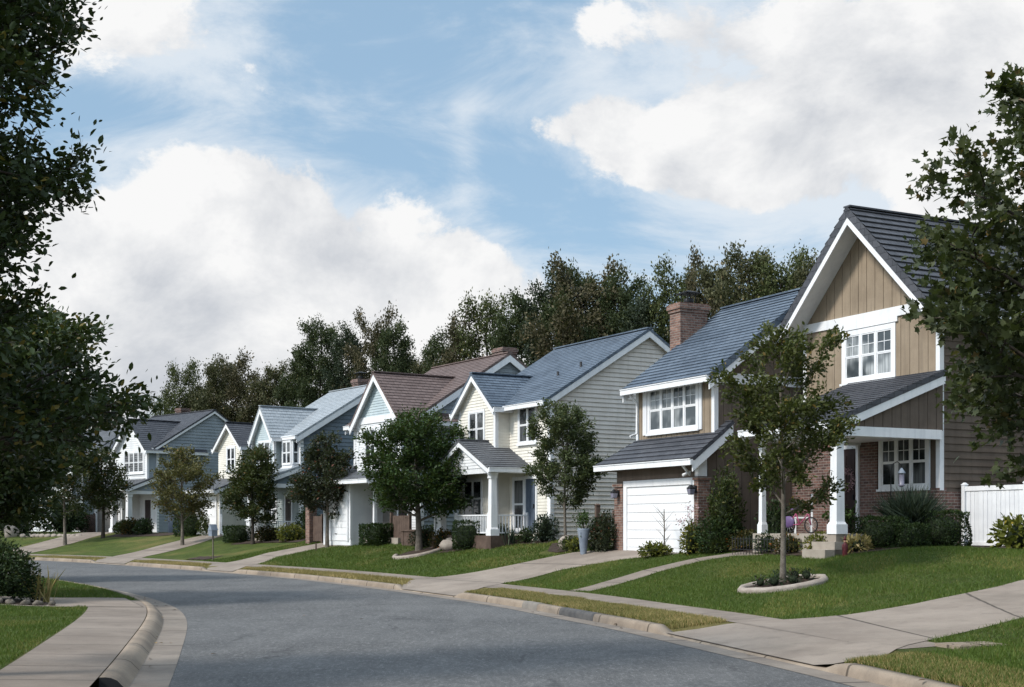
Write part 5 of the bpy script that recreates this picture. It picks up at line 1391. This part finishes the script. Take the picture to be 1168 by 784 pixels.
# cream house plants
shrub('dark round clipped bush before the cream porch column', at(-1.62, 49.85), 1.15, 1.1, 1.0, 3200, .075, 'leaf_hedge', OVAL, 31, 'box', 'hedge', 'hedge')
shrub('small upright green plant by the cream porch column', at(-.35, 49.2), .45, .45, .8, 420, .1, 'leaf_shrub', NARROW, 32)
shrub('small dark bush under the cream porch railing', at(.55, 48.4), .7, .55, .55, 700, .075, 'leaf_hedge', OVAL, 33)
shrub('grey-green soft shrub at the corner of the cream house', at(1.2, 47.7), .9, .8, 1.0, 1100, .09, 'leaf_spiky', OVAL, 34)
shrub('orange flowering shrub at the left end of the cream porch', at(-2.75, 51.6), .95, .8, .75, 900, .085, 'leaf_orange', OVAL, 35, flowers=60, fmat='leaf_orange')
shrub('dark shrub left of the path to the cream porch', at(-3.55, 53.2), 1.1, .9, .8, 1300, .085, 'leaf_T4', OVAL, 36)
shrub('low green shrub at the foot of the upright grey-green tree', at(1.95, 43.45), .7, .6, .42, 600, .08, 'leaf_shrub', OVAL, 37)
shrub('low yellow-green shrub beside the tall blue-grey planter', at(2.15, 42.95), .7, .6, .40, 600, .08, 'leaf_yellow', OVAL, 38)
shrub('tall dark reddish bush beside the left brick pier', at(2.95, 41.6), .75, .7, 1.2, 1500, .085, 'leaf_T4', OVAL, 39)
shrub('dark shrub between the planter and the reddish bush', at(2.72, 42.1), .6, .6, 1.0, 900, .085, 'leaf_hedge', OVAL, 40)
spiky('thin grass spikes in the cream house bed', at(-.05, 48.75), 60, .6, .5, 'leaf_spiky', 41, name='grass_clump')
# pale blue house, slate house, far houses
shrub('clipped box hedge before the dark recess of the pale blue house', at(-5.9, 57.4), 1.9, .9, .85, 5200, .085, 'leaf_hedge', OVAL, 42, 'box', 'hedge', 'hedge', rz=math.radians(-57))
shrub('dark small shrub by the pale blue side wall', at(-3.2, 54.6), .8, .7, .75, 900, .085, 'leaf_hedge', OVAL, 43)
shrub('clipped hedge before the narrow cream garage', at(-14.75, 70.6), 1.7, 1.0, .8, 3400, .09, 'leaf_hedge', OVAL, 44, 'box', 'hedge', 'hedge', rz=math.radians(-54))
shrub('dark green and rust shrub under the slate house railing', at(-12.75, 68.7), 1.4, .9, .75, 1500, .1, 'leaf_orange', OVAL, 45)
shrub('bright yellow flowering shrub before the slate porch', at(-11.2, 66.6), 1.4, .9, .8, 1500, .1, 'leaf_yellow', OVAL, 46, flowers=120, fmat='leaf_yellow')
shrub('tall dark shrub at the slate porch corner', at(-10.5, 67.6), 1.1, 1.0, 1.6, 1600, .1, 'leaf_hedge', OVAL, 47)
shrub('small green shrub beside the tall dark one at the slate house', at(-9.9, 66.2), .7, .6, .5, 500, .1, 'leaf_shrub', OVAL, 48)
shrub('rust-green bush before the white gabled house porch', at(-24.5, 84.5), 1.2, 1.0, 1.0, 1300, .12, 'leaf_orange', OVAL, 49)
shrub('dark rounded bush beside the taupe garage door', at(-25.5, 86.3), 1.2, 1.0, .8, 1200, .12, 'leaf_hedge', OVAL, 50)
shrub('dark bush at the porch column of the white gabled house', at(-23.4, 83.6), 1.1, 1.0, 1.0, 1200, .12, 'leaf_hedge', OVAL, 51)
shrub('big dark hedge between the white gabled and narrow cream houses', at(-19.2, 78.9), 2.4, 1.4, 1.5, 4200, .12, 'leaf_hedge', OVAL, 52, 'box', 'hedge', 'hedge', rz=math.radians(-50))
shrub('mid-green bush right of the big dark hedge', at(-17.9, 77.5), 1.2, 1.1, 1.2, 1300, .12, 'leaf_shrub', OVAL, 53)
shrub('dark shrub mass beside the far red-brown fence', at(-31.2, 91.5), 3.4, 2, 2.2, 4000, .16, 'leaf_hedge', OVAL, 54)
shrub('dark tall shrub mass at the far left lawn', at(-36.0, 93.5), 4.4, 2.5, 3.0, 5200, .17, 'leaf_T5', OVAL, 55)
shrub('low dark shrub behind the pale far boulder', at(-34.2, 90.6), 2.4, 1.4, 1.3, 2200, .14, 'leaf_hedge', OVAL, 56)
# left lawn hedge with rock edging
shrub('large dark clipped hedge at the left edge of the cross path', at(-11.85, 28.7), 2.9, 2.0, 1.35, 16000, .07, 'leaf_hedge', OVAL, 57, 'round', 'hedge', 'hedge')
spiky('thin twiggy weed beside the dark left hedge', at(-10.35, 28.9), 26, .75, .6, 'grass_dry', 58, name='weed')
rk = random.Random(14)
for i in range(11):
    f = i / 10; x = -12.5 + f * 2.75 + rk.uniform(-.05, .05); y = 27.55 + f * .35 + rk.uniform(-.08, .08)
    b = MB(); b.blob((0, 0, .05), (rk.uniform(.08, .14), rk.uniform(.07, .11), rk.uniform(.05, .08)), i, 10, 7, .2)
    o = b.build('edging_rock', M['bark']); o.location = at(x, y); o.rotation_euler = (0, 0, rk.uniform(0, 6))
    tag(o, 'grey rock in the row edging the dark left hedge', 'rock', 'rocks edging the left hedge bed')

# ------------------------------------------------------------------ fences, posts, small things
def place(o, x, y, dz=0.0, rz=0.0):
    o.location = at(x, y, dz); o.rotation_euler = (0, 0, rz); return o
# white vinyl fence from the tan house side wall towards the right
fx = Vector((math.sin(math.radians(27)), -math.cos(math.radians(27)), 0))
o = empty('vinyl_fence', (11.72, 34.05, 1.36), math.radians(-63), 'white upright-board vinyl fence beside the tan house', 'fence')
p = MB(); r_ = MB(); q = MB()
for i in range(42):
    a = .07 + i * .142; p.box(a, a + .134, -.014 + .002 * (i % 3), .014, .12, 1.44)
p.build('fence_panel', M['white_vinyl'], o)
r_.box(.02, 6.1, -.035, .035, 1.44, 1.56); r_.box(.02, 6.1, -.03, .03, .04, .13); r_.build('rail', M['white'], o)
for a in (0, 2.0, 4.0, 6.0):
    k = MB(); k.box(a - .055, a + .055, -.06, .06, -.4, 1.6); k.frustum(a, 0, 1.6, 1.66, .075, .02); k.build('fence_post', M['white'], o)
k = MB(); k.lathe(.06, -.12, [(.055, -.05), (.055, .2), (.05, .22)], 10); tag(place(k.build('standpipe', M['vase']), 11.62, 33.95), 'short pale green pipe at the foot of the white fence post', 'pipe')
# concrete meter lid in the right grass
b = MB(); b.box(-.42, .42, -.28, .28, -.05, .035); b.box(-.34, .34, -.2, .2, .035, .045)
tag(place(b.build('meter_lid', M['kerb']), 6.35, 18.1, -.005, .3), 'flat square concrete utility lid in the right grass', 'utility lid')
# planter with clipped plant
o = empty('tall_planter', at(2.27, 41.75), 0, 'tall tapered blue-grey planter with a small plant', 'planter')
b = MB(); b.lathe(0, 0, [(.09, -.05), (.1, .02), (.15, .5), (.2, .78), (.2, .82), (.16, .82), (.15, .76)], 16); b.build('pot', M['vase'], o)
rng = np.random.default_rng(61); P = rng.normal(0, .13, (420, 3)) + np.array([0, 0, 1.12]); V, F, m = leaves_at(P, rng.normal(0, 1, (420, 3)), .08, OVAL, rng); mesh_arrays('foliage', V, F, M['leaf_T3'], o, np.repeat(rng.random(420), m))
b = MB(); b.tube([(0, 0, .74), (.01, 0, 1.1)], [.02, .012], 6); b.build('stem', M['bark_dark'], o)
for (x, y, hh, lb) in ((2.75, 42.3, 1.45, 'dark wooden post nearest the cream side wall'), (3.3, 42.15, 1.2, 'dark wooden post nearest the garage brick pier')):
    b = MB(); b.box(-.07, .07, -.07, .07, -.3, hh); b.frustum(0, 0, hh, hh + .05, .085, .04); tag(place(b.build('post', M['wood_brown']), x, y, 0, .3), lb, 'post')
b = MB(); b.blob((0, 0, .2), (.24, .22, .26), 5, 12, 8, .1); tag(place(b.build('boulder', M['stone']), 1.78, 43.9), 'pale round boulder between tree trunk and planter', 'rock')
b = MB(); b.blob((0, 0, .18), (.42, .35, .26), 9, 12, 8, .2); tag(place(b.build('boulder', M['stone']), -2.35, 50.6), 'flat pinkish boulder at the edge of the cream porch bed', 'rock')
b = MB(); b.blob((0, 0, .25), (.45, .4, .5), 7, 14, 9, .2); tag(place(b.build('boulder', M['stone']), -33.9, 89.0), 'tall pale boulder on the far left lawn', 'rock')
b = MB(); 
for i in range(12): b.blob((i * .42, .12 * math.sin(i * 1.1), .08), (.25, .17, .15), i, 8, 6, .15)
tag(place(b.build('stone_border', M['stone']), -32.8, 88.2, 0, -.35), 'low pale stone border behind the far left lawn', 'border')
# brown gate and box at the pale blue house
o = empty('wooden_gate', at(-4.75, 56.2), math.radians(-57), 'weathered brown board gate with posts at the pale blue house', 'gate')
b = MB()
for i in range(9): b.box(-.72 + i * .16, -.57 + i * .16, -.012, .012, .08, 1.2)
b.build('boards', M['wood_brown'], o)
b = MB(); b.box(-.74, .72, .013, .05, .25, .33); b.box(-.74, .72, .013, .05, .95, 1.03); b.build('rail', M['wood_brown'], o)
for a in (-.84, .8):
    b = MB(); b.box(a - .06, a + .06, -.06, .06, -.3, 1.35); b.build('gate_post', M['wood_brown'], o)
b = MB(); b.box(-.65, .65, -.35, .35, -.2, .55); b.box(-.7, .7, -.4, .4, .55, .62)
for a in (-.5, 0, .5): b.box(a - .03, a + .03, -.37, -.351, -.1, .54)
tag(place(b.build('planter_box', M['wood_brown']), -4.0, 54.9, 0, math.radians(-57)), 'low brown wooden planter box right of the brown gate', 'planter')
o = empty('side_gate', at(-9.35, 62.9), math.radians(-54), 'reddish brick pier and brown gate beside the white garage', 'gate')
b = MB(); b.box(-.75, -.35, -.2, .2, -.3, 1.75); b.box(-.8, -.3, -.25, .25, 1.75, 1.85); b.build('brick_pier', M['brick'], o)
b = MB()
for i in range(6): b.box(-.33 + i * .14, -.2 + i * .14, -.012, .012, .1, 1.3)
b.build('boards', M['wood_brown'], o)
b = MB(); b.box(.53, .63, -.05, .05, -.3, 1.4); b.build('gate_post', M['wood_brown'], o)
# white pillar of the slate house railing, blue fences by the far house
b = MB(); b.box(-.22, .22, -.22, .22, -.2, 1.05); b.frustum(0, 0, 1.05, 1.1, .27, .27); b.frustum(0, 0, 1.1, 1.2, .24, .04)
tag(place(b.build('gate_pillar', M['white']), -13.96, 70.5, 0, math.radians(-54)), 'stout white pillar at the left end of the slate house railing', 'pillar')
o = empty('board_fence', (-21.9, 86.1, 1.35), math.radians(-45), 'blue-grey board fence beside the white gabled house porch', 'fence')
b = MB()
for i in range(14): b.box(-1.1 + i * .16, -.95 + i * .16, -.012, .012, .02, 1.15)
b.build('boards', M['navy'], o)
for a in (-1.16, 0, 1.2):
    b = MB(); b.box(a - .05, a + .05, .013, .1, -.3, 1.22); b.build('fence_post', M['navy'], o)
o = empty('wooden_fence', (-29.4, 92.4, 1.4), math.radians(-35), 'far red-brown board fence left of the taupe garage', 'fence')
b = MB()
for i in range(16): b.box(-1.4 + i * .17, -1.24 + i * .17, -.012, .012, 0, 1.3)
b.build('boards', M['brick_dark'], o)
for a in (-1.45, 0, 1.4):
    b = MB(); b.box(a - .05, a + .05, .013, .1, -.3, 1.4); b.build('fence_post', M['wood_brown'], o)
# small pointed box on a thin post
o = empty('post_box', at(-13.96, 61.4), math.radians(-40), 'small pale pointed box on a thin post beside the driveway', 'post box')
o.scale = (.75, .75, .95)
b = MB(); b.box(-.03, .03, -.03, .03, -.3, 1.25); b.build('post', M['bark'], o)
b = MB(); b.box(-.17, .17, -.22, .22, 1.22, 1.5)
b.hexa([(-.2, -.25, 1.5), (.2, -.25, 1.5), (.2, .25, 1.5), (-.2, .25, 1.5), (-.02, -.25, 1.8), (.02, -.25, 1.8), (.02, .25, 1.8), (-.02, .25, 1.8)]); b.build('box', M['vase'], o)
b = MB(); b.box(-.03, .03, -.03, .03, -.2, .35); tag(place(b.build('stake', M['wood_brown']), -8.85, 59.4), 'short brown stake on the lawn near the dark conical tree', 'stake')
b = MB(); b.tube([(0, 0, 1.3), (0, 0, .25), (.25, -.2, .08), (.6, -.5, .03)], [.06, .06, .08, .1], 8); tag(place(b.build('downpipe', M['white']), -16.55, 74.9), 'white downpipe with splayed foot beside the hedge', 'pipe')
# lantern on a shepherd hook by the porch window
o = empty('garden_lantern', at(9.55, 33.15), 0, 'pale lantern hanging on a thin dark hook by the porch window', 'lantern')
b = MB(); b.tube([(0, 0, -.2), (0, 0, 1.9), (.05, 0, 2.1), (.16, 0, 2.16), (.26, 0, 2.08), (.27, 0, 1.98)], .012, 6); b.build('hook', M['black'], o)
b = MB(); b.lathe(.27, 0, [(.03, 1.98), (.08, 1.88), (.07, 1.86), (.07, 1.58), (.09, 1.56), (.04, 1.52)], 10); b.build('lamp_glass', M['lamp_glass'], o)
b = MB(); b.lathe(.27, 0, [(.02, 2.0), (.1, 1.88), (.1, 1.86)], 10); b.build('lamp_cap', M['vase'], o)
# things on and before the porch
def hl(x, y, z):
    a = math.radians(27); return (5.34 + math.sin(a) * x + math.cos(a) * y, 37.6 - math.cos(a) * x + math.sin(a) * y, 1.1 + z)
o = empty('child_bicycle', hl(3.9, .45, .6), math.radians(-50), "child's pink bicycle with purple guard parked on the porch", 'bicycle')
for x in (-.36, .36):
    w_ = MB(); n = 20; tp = [(x + .2 * math.cos(2 * math.pi * i / n), 0, .22 + .2 * math.sin(2 * math.pi * i / n)) for i in range(n + 1)]
    w_.tube(tp, .02, 6, False); wo = w_.build('wheel', M['rubber'], o)
    s_ = MB()
    for i in range(10): s_.tube([(x, 0, .22), (x + .19 * math.cos(i * .628), 0, .22 + .19 * math.sin(i * .628))], .003, 4)
    s_.build('spokes', M['white_vinyl'], wo)
b = MB()
for a, c in (((-.36, 0, .22), (-.12, 0, .52)), ((-.12, 0, .52), (.0, 0, .24)), ((-.36, 0, .22), (0, 0, .24)), ((0, 0, .24), (.27, 0, .52)), ((-.12, 0, .5), (.26, 0, .58)), ((.36, 0, .22), (.24, 0, .66)), ((-.12, 0, .52), (-.15, 0, .6))): b.tube([a, c], .018, 6)
b.build('frame', M['pink'], o)
b = MB(); b.tube([(.18, -.24, .74), (.25, -.1, .68), (.24, 0, .66), (.25, .1, .68), (.18, .24, .74)], .013, 6); b.build('handlebar', M['black'], o)
b = MB(); b.blob((-.16, 0, .62), (.14, .08, .045), 3); b.build('seat', M['purple'], o)
b = MB(); b.blob((-.36, 0, .3), (.2, .05, .15), 4, rough=.05); b.build('wheel_guard', M['purple'], o)
o = empty('porch_chair', hl(3.0, 1.3, .6), math.radians(-100), 'white slatted chair on the tan house porch', 'chair')
b = MB(); b.box(-.26, .26, -.24, .24, .40, .44); b.build('seat', M['white'], o)
b = MB()
for i in range(5): b.box(-.25 + i * .105, -.17 + i * .105, .22, .245, .44, .98)
b.box(-.27, .27, .215, .25, .98, 1.06); b.build('backrest', M['white'], o)
for a in (-.23, .23):
    for c in (-.21, .21): b = MB(); b.box(a - .02, a + .02, c - .02, c + .02, 0, .40); b.build('leg', M['white'], o)
o = empty('wreath', hl(2.48, 3.28, 2.1), math.radians(-63), 'pinkish flower wreath hung on the dark front door', 'wreath')
rng = np.random.default_rng(5); th = rng.random(420) * 6.283; P = np.column_stack([np.cos(th) * .26, np.zeros(420) - .03, np.sin(th) * .26]) + rng.normal(0, .045, (420, 3)) * np.array([1, .6, 1])
P[:, 1] = np.minimum(P[:, 1], .0); V, F, m = leaves_at(P, rng.normal(0, 1, (420, 3)), .06, RHOMB, rng); mesh_arrays('blossoms', V, F, M['blossom'], o, rng.random(len(F)))
b = MB(); b.tube([(.26 * math.cos(i * .349), -.01, .26 * math.sin(i * .349)) for i in range(19)], .02, 6, False); b.build('ring', M['bark_dark'], o)
o = empty('garden_figurine', hl(6.55, -.35, 0.0), .4, 'small red-coated garden figurine beside the porch steps', 'figurine')
o.location.z = ground(o.location.x, o.location.y); o.scale = (.46, .46, .5)
b = MB(); b.lathe(0, 0, [(.12, -.05), (.14, 0), (.13, .25), (.15, .42), (.10, .6), (.05, .66)], 14); b.lathe(-.14, 0, [(.03, .28), (.045, .4), (.04, .56)], 8); b.lathe(.14, 0, [(.03, .28), (.045, .4), (.04, .56)], 8); b.build('coat', M['red'], o)
b = MB(); b.blob((0, 0, .72), (.075, .075, .09), 1, rough=.03); b.blob((0, -.075, .71), (.015, .02, .018), 2, 8, 6, 0); b.build('head', M['skin'], o)
b = MB(); b.lathe(0, 0, [(.09, .77), (.06, .86), (.015, .98)], 10); b.build('hat', M['red'], o)
o = empty('potted_plant', hl(5.35, .55, .6), 0, 'dark green potted plant on the porch behind the column', 'potted plant')
b = MB(); b.lathe(0, 0, [(.13, 0), (.19, .3), (.2, .34), (.17, .34), (.16, .3)], 14); b.build('pot', M['brick_dark'], o)
rng = np.random.default_rng(66); P = np.abs(rng.normal(0, 1, (420, 3))) * np.array([0, 0, .16]) + rng.normal(0, 1, (420, 3)) * np.array([.16, .16, .02]) + np.array([0, 0, .34]); V, F, m = leaves_at(P, rng.normal(0, 1, (420, 3)) + np.array([0, 0, .6]), .12, OVAL, rng); mesh_arrays('foliage', V, F, M['leaf_T3'], o, np.repeat(rng.random(420), m))
# low iron edging along the porch front
o = empty('iron_edging', hl(2.2, -.45, -.1), math.radians(-63), 'low thin iron edging fence before the porch deck', 'fence')
o.location.z = ground(o.location.x, o.location.y)
b = MB()
for i in range(20): b.tube([(i * .125, 0, -.15), (i * .125, 0, .5)], .008, 5)
b.build('bars', M['black'], o)
b = MB()
for z in (.16, .44): b.tube([(0, 0, z), (2.4, 0, z)], .010, 5)
b.build('rail', M['black'], o)

# ------------------------------------------------------------------ grass blades and litter
grass('grass', RF, RNf, RFS, 12, 37, WALK + .03, 11.5, z_right, 330000, .055, .014, M['grass_blade'])
grass('grass', RF, RNf, RFS, 37, 60, WALK + .03, 9.0, z_right, 90000, .07, .026, M['grass_blade'])
grass('verge_grass', RF, RNf, RFS, 10, 37, CURB + .02, VERGE - .02, z_right, 120000, .06, .013, M['grass_dry'])
grass('verge_grass', RF, RNf, RFS, 10, 37, CURB + .02, VERGE - .02, z_right, 35000, .06, .013, M['grass_blade'])
grass('verge_grass', RF, RNf, RFS, 37, 76, CURB + .02, VERGE - .02, z_right, 40000, .07, .02, M['grass_dry'])
grass('grass', LF, LNf, LFS, 10, 31.2, 1.98, 9.5, z_left, 230000, .05, .013, M['grass_blade'])
grass('grass', LF, LNf, LFS, 31.2, 46, .85, 9.5, z_left, 60000, .06, .018, M['grass_blade'])
grass('grass', RF, RNf, RFS, 10, 17.3, CURB + .02, WALK + 3, z_right, 80000, .07, .014, M['grass_blade'])
rng = np.random.default_rng(91); n = 46
k = rng.choice(np.where((LF[:, 1] > 16) & (LF[:, 1] < 34))[0], 16); Pl = LF[k] + LNf[k] * rng.normal(.3, .2, (16, 1)).clip(-.3, 1.8)
k2 = rng.choice(np.where((RF[:, 1] > 14) & (RF[:, 1] < 40))[0], 18); Pr = RF[k2] + RNf[k2] * np.abs(rng.normal(.2, .25, (18, 1)))
Pm = np.column_stack([rng.uniform(-6, 4, 12), rng.uniform(18, 50, 12)])
P2 = np.concatenate([Pl, Pr, Pm]); P = np.array([(x, y, ground(x, y) + .022) for x, y in P2])
V, F, m = leaves_at(P, np.column_stack([rng.normal(0, 1, (n, 2)), np.zeros(n)]), .085, OVAL, rng, 3, .15)
tag(mesh_arrays('leaves', V, F, M['dead_leaf'], None, np.repeat(rng.random(n), m)), 'fallen brown leaves scattered along the gutters', 'leaves', kind='stuff')

# ------------------------------------------------------------------ daylight
SUN_EL, SUN_AZ = 43.0, 238.0        # degrees; azimuth clockwise from +Y (down the street)
sd = Vector((math.sin(math.radians(SUN_AZ)) * math.cos(math.radians(SUN_EL)), math.cos(math.radians(SUN_AZ)) * math.cos(math.radians(SUN_EL)), math.sin(math.radians(SUN_EL))))
sl = bpy.data.lights.new('sun', 'SUN'); sl.energy = 3.7; sl.angle = math.radians(10.0); sl.color = (1.0, .955, .89)
so = bpy.data.objects.new('sun', sl); COL.objects.link(so); so.rotation_euler = (-sd).to_track_quat('-Z', 'Y').to_euler(); so.location = (-30, -10, 60)

w = bpy.data.worlds.new('World'); SC.world = w; w.use_nodes = True
w.cycles.sampling_method = 'MANUAL'; w.cycles.sample_map_resolution = 512
g = NT(w.node_tree); bg = g.n['Background']; bg.inputs['Strength'].default_value = .104
sky = g.node('ShaderNodeTexSky', sky_type='NISHITA'); sky.sun_disc = False
sky.sun_elevation = math.radians(SUN_EL); sky.sun_rotation = math.radians(SUN_AZ); sky.air_density = 1.0; sky.dust_density = .6; sky.ozone_density = 1.6
dirv = g.node('ShaderNodeTexCoord').outputs['Generated']
sx = g.node('ShaderNodeSeparateXYZ'); g.l.new(dirv, sx.inputs[0])
az = g.math('ARCTAN2', sx.outputs[0], sx.outputs[1]); el = g.math('ARCSINE', sx.outputs[2])
flat = g.mapping(dirv, (1, 1, 1.35))
def billow(v, fine=9):
    """cumulus relief: coarse swell plus ever finer puffs"""
    a = g.noise(v, 2.6, 2, .5, .25)
    b = g.noise(v, 6.5, fine, .66, .22)
    c = g.node('ShaderNodeTexVoronoi'); g.l.new(v, c.inputs['Vector'])
    if fine > 6: g.l.new(g.vmath('ADD', v, g.vmath('MULTIPLY', a_col(v), (.05, .05, .05))), c.inputs['Vector'])
    c.inputs['Scale'].default_value = 11
    puff = g.math('SUBTRACT', .75, c.outputs['Distance'])
    return g.math('ADD', g.math('ADD', g.math('MULTIPLY', a, .34), g.math('MULTIPLY', b, .52)), g.math('MULTIPLY', puff, .19))
def a_col(v):
    n = g.node('ShaderNodeTexNoise'); g.l.new(v, n.inputs[0]); n.inputs['Scale'].default_value = 10; n.inputs['Detail'].default_value = 3
    return n.outputs['Color']
def lump(a0, e0, sa, se, amp):
    p = g.math('DIVIDE', g.math('SUBTRACT', az, a0), sa); q = g.math('DIVIDE', g.math('SUBTRACT', el, e0), se)
    r = g.math('ADD', g.math('MULTIPLY', p, p), g.math('MULTIPLY', q, q))
    return g.math('MULTIPLY', g.math('EXPONENT', g.math('MULTIPLY', r, -1)), amp)
def total(ls):
    t = lump(*ls[0])
    for l in ls[1:]: t = g.math('ADD', t, lump(*l))
    return t
mask = total([(-0.076, 0.36, 0.073, 0.067, -0.26), (-0.103, 0.287, 0.06, 0.033, -0.14), (0.004, 0.257, 0.053, 0.033, -0.24), (0.037, 0.36, 0.027, 0.06, -0.1), (0.071, 0.23, 0.06, 0.02, -0.2), (-0.263, 0.293, 0.073, 0.017, -0.26), (-0.329, 0.273, 0.04, 0.027, -0.14), (-0.169, 0.32, 0.04, 0.04, -0.12), (0.157, 0.217, 0.08, 0.02, -0.16), (-0.276, 0.353, 0.093, 0.06, 0.2), (-0.169, 0.22, 0.1, 0.067, 0.26), (-0.043, 0.18, 0.073, 0.047, 0.24), (-0.309, 0.18, 0.147, 0.073, 0.22), (-0.169, 0.153, 0.173, 0.047, 0.24), (-0.016, 0.207, 0.033, 0.033, 0.1), (0.197, 0.257, 0.147, 0.037, 0.16), (0.077, 0.287, 0.04, 0.033, 0.08), (0.191, 0.327, 0.133, 0.087, 0.22), (0.357, 0.3, 0.133, 0.113, 0.2), (0.051, 0.313, 0.02, 0.06, 0.05), (-0.036, 0.273, 0.011, 0.04, 0.16), (-0.026, 0.31, 0.023, 0.013, 0.18), (0.024, 0.287, 0.027, 0.02, 0.12), (-0.133, 0.283, 0.02, 0.012, 0.12), (-0.136, 0.4, 0.04, 0.013, 0.1)])
d0 = billow(flat)
d1 = billow(g.vmath('ADD', flat, (-.020, -.006, .034)), 6)
dens = g.math('ADD', g.math('MULTIPLY_ADD', d0, 1.7, -.37), mask)
cov = g.step(dens, .52, .60)
relief = g.math('SUBTRACT', d0, d1)
lit = g.math('ADD', .84, g.math('MULTIPLY', relief, 4.6))
core = g.step(dens, .62, .95, 0, .16)
grey = g.math('ADD', g.math('ADD', total([(-0.263, 0.17, 0.08, 0.033, 0.24), (-0.109, 0.187, 0.04, 0.027, 0.12), (0.264, 0.3, 0.107, 0.06, 0.16), (0.357, 0.247, 0.08, 0.053, 0.22), (-0.229, 0.32, 0.04, 0.04, 0.1), (-0.329, 0.233, 0.053, 0.04, 0.15)]), core), g.step(g.noise(flat, 3.2, 4, .6), .38, .68, -.12, .16))
val = g.math('SUBTRACT', lit, grey, clamp=True)
cloud = g.mix(val, (5.4, 5.7, 6.2), (9.1, 9.1, 9.1))
thin = g.step(g.math('ADD', g.noise(g.mapping(dirv, (1, 1, 2.6)), 5.5, 7, .65, .5), g.math('MULTIPLY', mask, .6)), .36, .70, .0, .8)
skyc = g.mix(.6, g.mix(1.0, sky.outputs[0], (1.3, 1.25, 1.2), 'MULTIPLY'), (3.95, 6.0, 8.0))
base = g.mix(thin, skyc, (7.9, 8.4, 8.9))
haze = g.step(el, -.02, .20, .85, 0)
base = g.mix(haze, base, (7.9, 8.2, 8.6))
fin = g.mix(cov, base, cloud)
# the sky brightens overhead and towards the sun
dt = g.node('ShaderNodeVectorMath', operation='DOT_PRODUCT'); g.l.new(dirv, dt.inputs[0]); dt.inputs[1].default_value = sd
gain = g.math('ADD', g.math('ADD', 1.0, g.step(el, .42, 1.0, 0, .55)), g.step(dt.outputs['Value'], .3, 1.0, 0, .9))
fin = g.mix(1.0, fin, g.node('ShaderNodeCombineColor').outputs[0], 'MULTIPLY')
cc = [n for n in g.n if n.bl_idname == 'ShaderNodeCombineColor'][-1]
for k in range(3): g.l.new(gain, cc.inputs[k])
g.l.new(fin, bg.inputs['Color'])

# ------------------------------------------------------------------ camera
cam = bpy.data.cameras.new('camera'); co_ = bpy.data.objects.new('camera', cam); COL.objects.link(co_)
co_.location = (0, 0, 1.9); co_.rotation_euler = (math.radians(90), 0, 0)
cam.sensor_width = 36; cam.lens = 36 * 1500 / 1168
cam.shift_y = (600 - 392) / 1168
cam.clip_start = .1; cam.clip_end = 3000
SC.camera = co_
SC.view_settings.view_transform = 'Standard'; SC.view_settings.look = 'None'; SC.view_settings.exposure = 0; SC.view_settings.gamma = 1
SC.render.resolution_x = 1024; SC.render.resolution_y = 687
